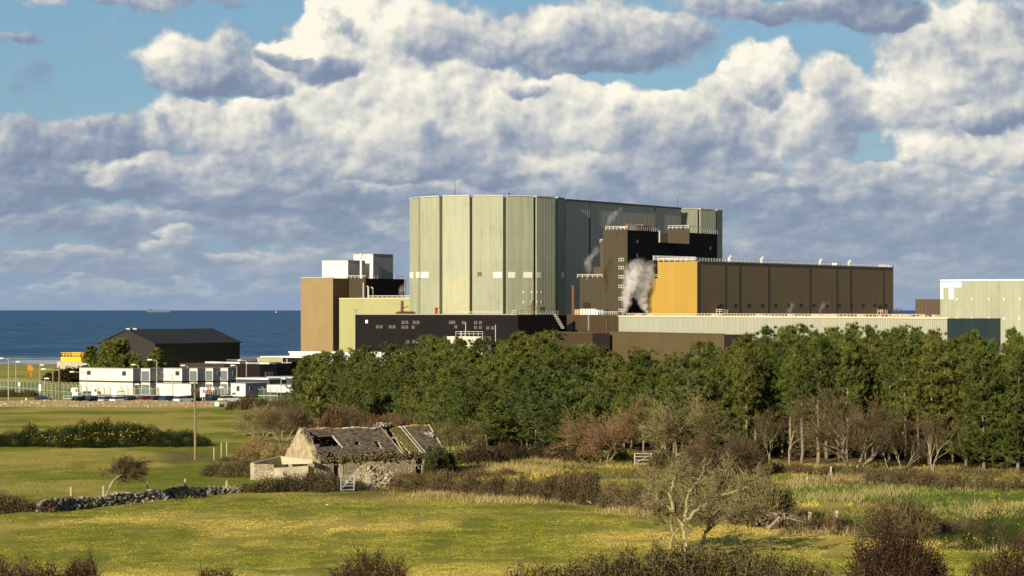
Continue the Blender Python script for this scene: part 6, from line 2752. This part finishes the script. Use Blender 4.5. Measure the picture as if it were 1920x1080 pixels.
shrub('thicket', 'olive thicket under the leafless trees beside the pink gate', 'thicket', [(1160, 866, 836, 20), (1240, 880, 838, 26), (1285, 884, 850, 34), (1330, 888, 856, 34), (1385, 890, 862, 34), (1420, 886, 852, 30)], twig_olive, leaf_hedge, 61, 1.1, .13, 1., tl=.7)
shrub('hedge', 'brown hedge along the far side of the near field', 'hedge',
      [(745, 917, 893, 24), (785, 922, 888, 30), (830, 926, 884, 32), (880, 930, 884, 34), (930, 934, 884, 34), (980, 938, 886, 34), (1030, 941, 880, 34), (1075, 944, 874, 32), (1108, 946, 872, 24)], twig_brown, leaf_hedge, 62, 1.2, .10, .9)
shrub('hedge', 'olive brown hedge between the lone pale post and the gnarled tree', 'hedge',
      [(1150, 953, 905, 30), (1190, 958, 900, 32), (1230, 964, 898, 34), (1275, 970, 908, 34)], twig_brown, leaf_hedge, 63, 1.2, .10, .9)
shrub('hedge', 'thick grey olive thorn hedge behind the gnarled tree', 'hedge',
      [(1310, 976, 900, 36), (1355, 982, 888, 38), (1400, 986, 884, 40), (1440, 988, 890, 36), (1470, 985, 910, 26)], twig_olive, leaf_hedge, 64, 1.1, .11, 1.8, tl=.7, tr=.02)
shrub('bramble_patch', 'brown bramble patch above the hedge right of the ruin', 'bramble', [(770, 902, 886, 34), (830, 900, 882, 40), (900, 898, 880, 40), (950, 892, 878, 30)], twig_brown, leaf_brown, 65, 1.0, .11)
shrub('scrub', 'brown green scrub along the foot of the plantation', 'scrub',
      [(1400, 880, 866, 30), (1450, 886, 868, 36), (1500, 890, 870, 36), (1560, 892, 872, 36), (1610, 895, 876, 34), (1655, 905, 876, 34), (1700, 910, 874, 36), (1745, 912, 884, 36), (1795, 915, 890, 36), (1850, 918, 892, 36), (1900, 920, 893, 36), (1950, 922, 893, 34)], twig_brown, leaf_hedge, 66, 1.0, .12)
shrub('scrub', 'brown scrub behind the white topped posts and stone heap', 'scrub', [(1430, 990, 962, 26), (1475, 992, 960, 26), (1525, 996, 968, 34), (1575, 1000, 968, 34), (1615, 1004, 975, 30)], twig_brown, leaf_brown, 67, .9, .11, dy=1.0)
shrub('round_bush', 'olive rounded bush behind the dark purple one', 'bush', [(1650, 1012, 948, 40), (1695, 1012, 930, 46), (1735, 1012, 945, 34)], twig_olive, leaf_hedge, 68, 1.1, .10, 1.2)
shrub('purple_bush', 'large dark purple brown bush at front right', 'bush', [(1630, 1120, 1005, 44), (1675, 1120, 962, 52), (1715, 1120, 975, 48), (1755, 1118, 1020, 34)], twig_purple, leaf_purple, 69, 1.6, .10, .45, up=.5)
shrub('gorse_bush', 'green gorse with yellow flowers at the right frame edge', 'gorse', [(1800, 1034, 985, 34), (1840, 1034, 962, 38), (1880, 1034, 946, 36), (1925, 1034, 950, 36)], bark_dark, leaf_gorse, 70, 2.0, .14, 0, fl=gl, spiky=1)
shrub('purple_bush', 'dark purple brown bush in the bottom right corner', 'bush', [(1850, 1125, 1045, 40), (1895, 1125, 1012, 40), (1945, 1125, 1005, 40)], twig_purple, leaf_purple, 71, 1.5, .10, .5, up=.5)
shrub('scrub', 'brown scrub between the purple bush and the gorse', 'scrub', [(1790, 1012, 985, 30), (1760, 1012, 980, 26)], twig_brown, leaf_brown, 72, .9, .1, dy=3)
shrub('purple_bush', 'dark twiggy bush cut by the bottom edge in mid picture', 'bush', [(650, 1125, 1052, 36), (692, 1125, 1028, 46), (738, 1125, 1045, 34)], twig_purple, leaf_purple, 73, 1.0, .09, 1.0, up=.6, tl=.7)
shrub('purple_bush', 'dark twiggy bush in the bottom left corner', 'bush', [(-10, 1125, 1040, 40), (45, 1125, 1050, 40), (90, 1125, 1055, 34), (140, 1122, 1042, 34), (165, 1115, 1035, 16)], twig_purple, leaf_purple, 74, 1.0, .09, 1.0, up=.6, tl=.7)
shrub('purple_bush', 'small dark twiggy bush cut by the bottom edge at left', 'bush', [(385, 1122, 1060, 30), (420, 1122, 1062, 26)], twig_purple, leaf_purple, 75, 1.0, .09, 1.0, up=.6, tl=.6)
shrub('bramble_thicket', 'large dark bramble thicket along the bottom edge under the gnarled tree', 'bramble',
      [(975, 1130, 1058, 36), (1025, 1130, 1052, 38), (1075, 1130, 1046, 40), (1125, 1130, 1034, 44), (1180, 1130, 1024, 46), (1235, 1130, 1022, 46), (1290, 1130, 1016, 46), (1345, 1130, 1012, 46), (1400, 1130, 1016, 46), (1450, 1130, 1030, 42), (1500, 1130, 1046, 40), (1540, 1130, 1060, 34)],
      twig_brown, leaf_bramble, 76, 1.4, .10, .6, up=.4, tl=.7)
shrub('ivy_bush', 'dark green ivy swallowing the right end of the ruin', 'ivy', [(806, 886, 832, 14, .9), (826, 884, 824, 20, 1.0), (843, 882, 836, 13, .9)], twig_brown, leaf_ivy, 77, 2.0, .13, .3, dy=-6.2)
shrub('ivy_clump', 'olive creeper climbing the front wall by the dark doorway', 'ivy', [(650, 896, 860, 8, .5), (662, 893, 858, 8, .5)], twig_brown, leaf_hedge, 78, 2.0, .11, .6, dy=5.5)
shrub('scrub', 'dark scrub on the bank left of the cabins', 'scrub', [(112, 716, 694, 18), (130, 716, 688, 16), (146, 716, 690, 14), (95, 714, 700, 18)], twig_brown, leaf_bramble, 79, .9, .4, .4)
shrub('scrub', 'brown scrub behind the stone wall at the far left', 'scrub', [(8, 745, 731, 26), (50, 745, 732, 24)], twig_brown, leaf_hedge, 80, 1., .25, .5)

shrub('undergrowth', 'dark undergrowth between the trunks of the plantation', 'undergrowth', [(px, 866 + (px - 1400) * .03, 838 + 4 * (k % 3), 40) for k, px in enumerate(range(1330, 1990, 44))], twig_brown, leaf_bramble, 85, .8, .22, .4, dy=9)
shrub('scrub', 'low green scrub under the front pines of the slope behind the ruin', 'scrub', [(px, 838 + (px - 860) * .03, 808, 34) for px in range(850, 1110, 42)], twig_brown, leaf_bramble, 86, .8, .16, .6, dy=6)

# ---------------------------------------------------------------- grass blades: uncountable, one object each kind
Gd = {}
for nm, arr in (('dry', dry), ('rough', rough), ('mud', mud), ('lush', green)):
    Gd[nm] = arr.reshape(ny, nx)


def sample(nm, x, y):
    i = np.clip(np.searchsorted(xs, x), 0, nx - 1)
    j = np.clip(np.searchsorted(ys, y), 0, ny - 1)
    return Gd[nm][j, i]


m, t = newmat('grass_blades')
pos = t.n('ShaderNodeNewGeometry').outputs['Position']
g, f = grass_colour(t, pos)
v = t.lin(t.n('ShaderNodeNewGeometry').outputs['Random Per Island'], 0, 1, .75, 1.25)
g = t.mix(1.0, g, t.comb(v, v, v), 'MULTIPLY')
t.surface(g, .8, None, 0, .15)
grassm = m


def blades_obj(name, label, x, y, hgt, nb, wd, mat, seed, spread=.12, lean=.5):
    rng = np.random.default_rng(seed)
    z = gz(x, y, True)
    b = np.repeat(np.column_stack([x, y, z]), nb, 0)
    hh = np.repeat(hgt, nb) * rng.uniform(.5, 1.15, len(b))
    b[:, :2] += rng.normal(0, spread, (len(b), 2))
    b[:, 2] -= .02
    tip = b + np.column_stack([rng.normal(0, lean, len(b)) * hh, rng.normal(0, lean, len(b)) * hh, hh])
    mb = MB()
    mb.blades(b, tip, wd, rng)
    o = mb.build(name, mat)
    for nm in ('dry', 'rough', 'mud', 'lush'):
        at = o.data.attributes.new(nm, 'FLOAT', 'POINT')
        at.data.foreach_set('value', np.repeat(sample(nm, b[:, 0], b[:, 1]), 3).astype(np.float32))
    return tag(o, label, 'grass', kind='stuff')


rng = np.random.default_rng(9)
N = 110000
u = rng.random(N)
yy = 1 / (1 / 127 + u * (1 / 205 - 1 / 127))          # denser near the camera
xx = rng.uniform(-1.04, 1.04, N) * 960 / F * yy
k = (yy < edge_y(xx) + 1) & (fbm(xx / 2.2, yy / 3., 81, 2) > .40)
xx, yy = xx[k], yy[k]
blades_obj('grass', 'short tufty grass of the near field', xx, yy, .04 + .09 * fbm(xx / 4, yy / 4, 82, 2), 4, .035, grassm, 91, .09, .6)
N = 26000
yy = rng.uniform(168, 250, N)
xx = rng.uniform(-40, 58, N)
k = (yy > edge_y(xx) + .3) & (yy < wood_y(xx) + 2) & (xx > 60 * (yy - 205) / 200 - 17 - 4) & (fbm(xx / 3, yy / 3., 83, 3) > .42)
xx, yy = xx[k], yy[k]
blades_obj('meadow_grass', 'long rough grass of the meadow in front of the plantation', xx, yy, .16 + .35 * fbm(xx / 3, yy / 3, 84, 2), 5, .06, grassm, 92, .16, .5)
# bleached dead stalks in streaks
N = 9000
pp = []
for px, py, hw, hh_ in ((1590, 898, 70, 8), (1500, 910, 30, 6), (1560, 935, 60, 8), (1840, 912, 90, 6), (930, 880, 60, 6), (990, 884, 60, 6), (820, 932, 60, 4), (960, 942, 90, 4), (1190, 962, 60, 5), (1520, 1000, 90, 5), (1060, 866, 50, 6), (1850, 960, 70, 12), (1650, 925, 50, 6), (1890, 1030, 40, 4)):
    for _ in range(150 if px > 1400 else 210):
        q = gnd(px + rng.normal() * hw * .6, py + rng.normal() * hh_ * .6)
        pp.append(q)
pp = np.array(pp)
blades_obj('dead_grass', 'bleached dead grass stalks along the hedges and in the meadow', pp[:, 0], pp[:, 1], .30 + .4 * rng.random(len(pp)), 5, .045, straw, 93, .22, .3)


# ================================================================== steam
def steam_mat(ax, hgt, dens, seed):
    """thick in the core and fading to nothing at the rim; ax = rows of (x, y, radius) up the plume"""
    m, t = newmat('steam')
    tc = t.n('ShaderNodeTexCoord').outputs['Object']
    wob = t.vm('SCALE', t.vm('SUBTRACT', t.noise(tc, .45, 4, .6, 'Color'), (.5, .5, .5)), 2.2)
    x, y, z = t.sep(t.vm('ADD', tc, wob))
    rp = t.n('ShaderNodeValToRGB')
    t.put(rp.inputs[0], t.m('DIVIDE', t.sep(tc)[2], hgt))
    el = rp.color_ramp.elements
    n = len(ax)
    for i, (a, b, r) in enumerate(ax):
        e = el[0] if i == 0 else (el[len(el) - 1] if i == n - 1 else el.new(i / (n - 1)))
        e.position = i / (n - 1)
        e.color = (a / 60 + .5, b / 60 + .5, r / 30, 1)
    cx, cy, cr = t.sep(rp.outputs[0])
    ex = t.m('SUBTRACT', x, t.m('MULTIPLY', t.m('SUBTRACT', cx, .5), 60))
    ey = t.m('SUBTRACT', y, t.m('MULTIPLY', t.m('SUBTRACT', cy, .5), 60))
    q = t.m('DIVIDE', t.m('SQRT', t.m('ADD', t.m('MULTIPLY', ex, ex), t.m('MULTIPLY', ey, ey))), t.m('MULTIPLY', cr, 30))
    core = t.step(q, 1.0, .15)
    n_ = t.step(t.noise(tc, .6, 7, .66), .36, .66)
    top = t.lin(t.sep(tc)[2], hgt, hgt * .55, 0., 1.)
    v = t.n('ShaderNodeVolumePrincipled')
    v.inputs['Color'].default_value = (.97, .965, .955, 1)
    t.put(v.inputs['Density'], t.m('MULTIPLY', t.m('MULTIPLY', core, n_), t.m('MULTIPLY', top, dens)))
    o = t.n('ShaderNodeOutputMaterial')
    t.t.links.new(v.outputs[0], o.inputs['Volume'])
    return m


def plume(label, pts, Y, dens):
    """pts: (px, py, radius px) from the vent upwards"""
    k = Y / F
    P3 = np.array([(*P(px, Y), Z(py, Y)) for px, py, r in pts])
    P3[:, 1] += np.linspace(0, 2.5, len(P3))
    n = 16
    zi = np.linspace(P3[0, 2], P3[-1, 2], n)
    cx = np.column_stack([np.interp(zi, P3[:, 2], P3[:, 0]), np.interp(zi, P3[:, 2], P3[:, 1]), zi])
    rr = np.interp(zi, P3[:, 2], [p[2] * k * 1.25 for p in pts])
    mb = MB()
    for i in range(n - 1):
        pass
    ring = 16
    v, f = [], []
    for c, r in zip(cx, rr):
        for j in range(ring):
            a = 2 * pi * j / ring
            v.append((c[0] + (r + .9) * cos(a), c[1] + (r + .9) * sin(a), c[2]))
    for i in range(n - 1):
        for j in range(ring):
            f.append((i * ring + j, i * ring + (j + 1) % ring, (i + 1) * ring + (j + 1) % ring, (i + 1) * ring + j))
    f.append(tuple(reversed(range(ring))))
    f.append(tuple(range((n - 1) * ring, n * ring)))
    mb.raw(v, f)
    m = steam_mat([(c[0] - cx[0][0], c[1] - cx[0][1], r) for c, r in zip(cx, rr)], zi[-1] - zi[0], dens, 0)
    o = mb.build('steam_plume', m, None, True, loc=cx[0])
    return tag(o, label, 'steam', 'steam plumes over the works roofs')


plume('white steam plume left of the yellow wall, left of the pair of stems', [(1167, 592, 4), (1174, 574, 9), (1176, 555, 11), (1184, 530, 16), (1190, 505, 20), (1196, 488, 16), (1204, 480, 6)], 801, 1.5)
plume('white steam plume against the yellow wall edge, right of the pair of stems', [(1216, 592, 4), (1207, 575, 9), (1201, 556, 13), (1208, 535, 17), (1214, 512, 16), (1220, 492, 12), (1224, 486, 5)], 807, 1.5)
plume('thin steam wisp beside the hoist shaft of the dark tower', [(1100, 524, 3), (1104, 508, 7), (1102, 490, 8), (1118, 470, 7), (1122, 455, 5)], 842, .5)
plume('thin steam wisp on the roof edge of the dark tower', [(1135, 432, 3), (1142, 418, 6), (1146, 408, 8), (1160, 392, 9), (1170, 386, 5)], 845, .4)
plume('steam puff from the rusty chimney at the lime wall', [(754, 563, 3), (752, 550, 6), (754, 540, 7), (758, 530, 4)], 830, .7)
plume('small steam wisp before the brown hall wall, left one', [(1478, 592, 3), (1482, 580, 7), (1486, 570, 6), (1488, 562, 3)], 705, .35)
plume('small steam wisp before the brown hall wall, right one', [(1535, 592, 2), (1540, 578, 6), (1548, 568, 8), (1556, 561, 3)], 690, .35)
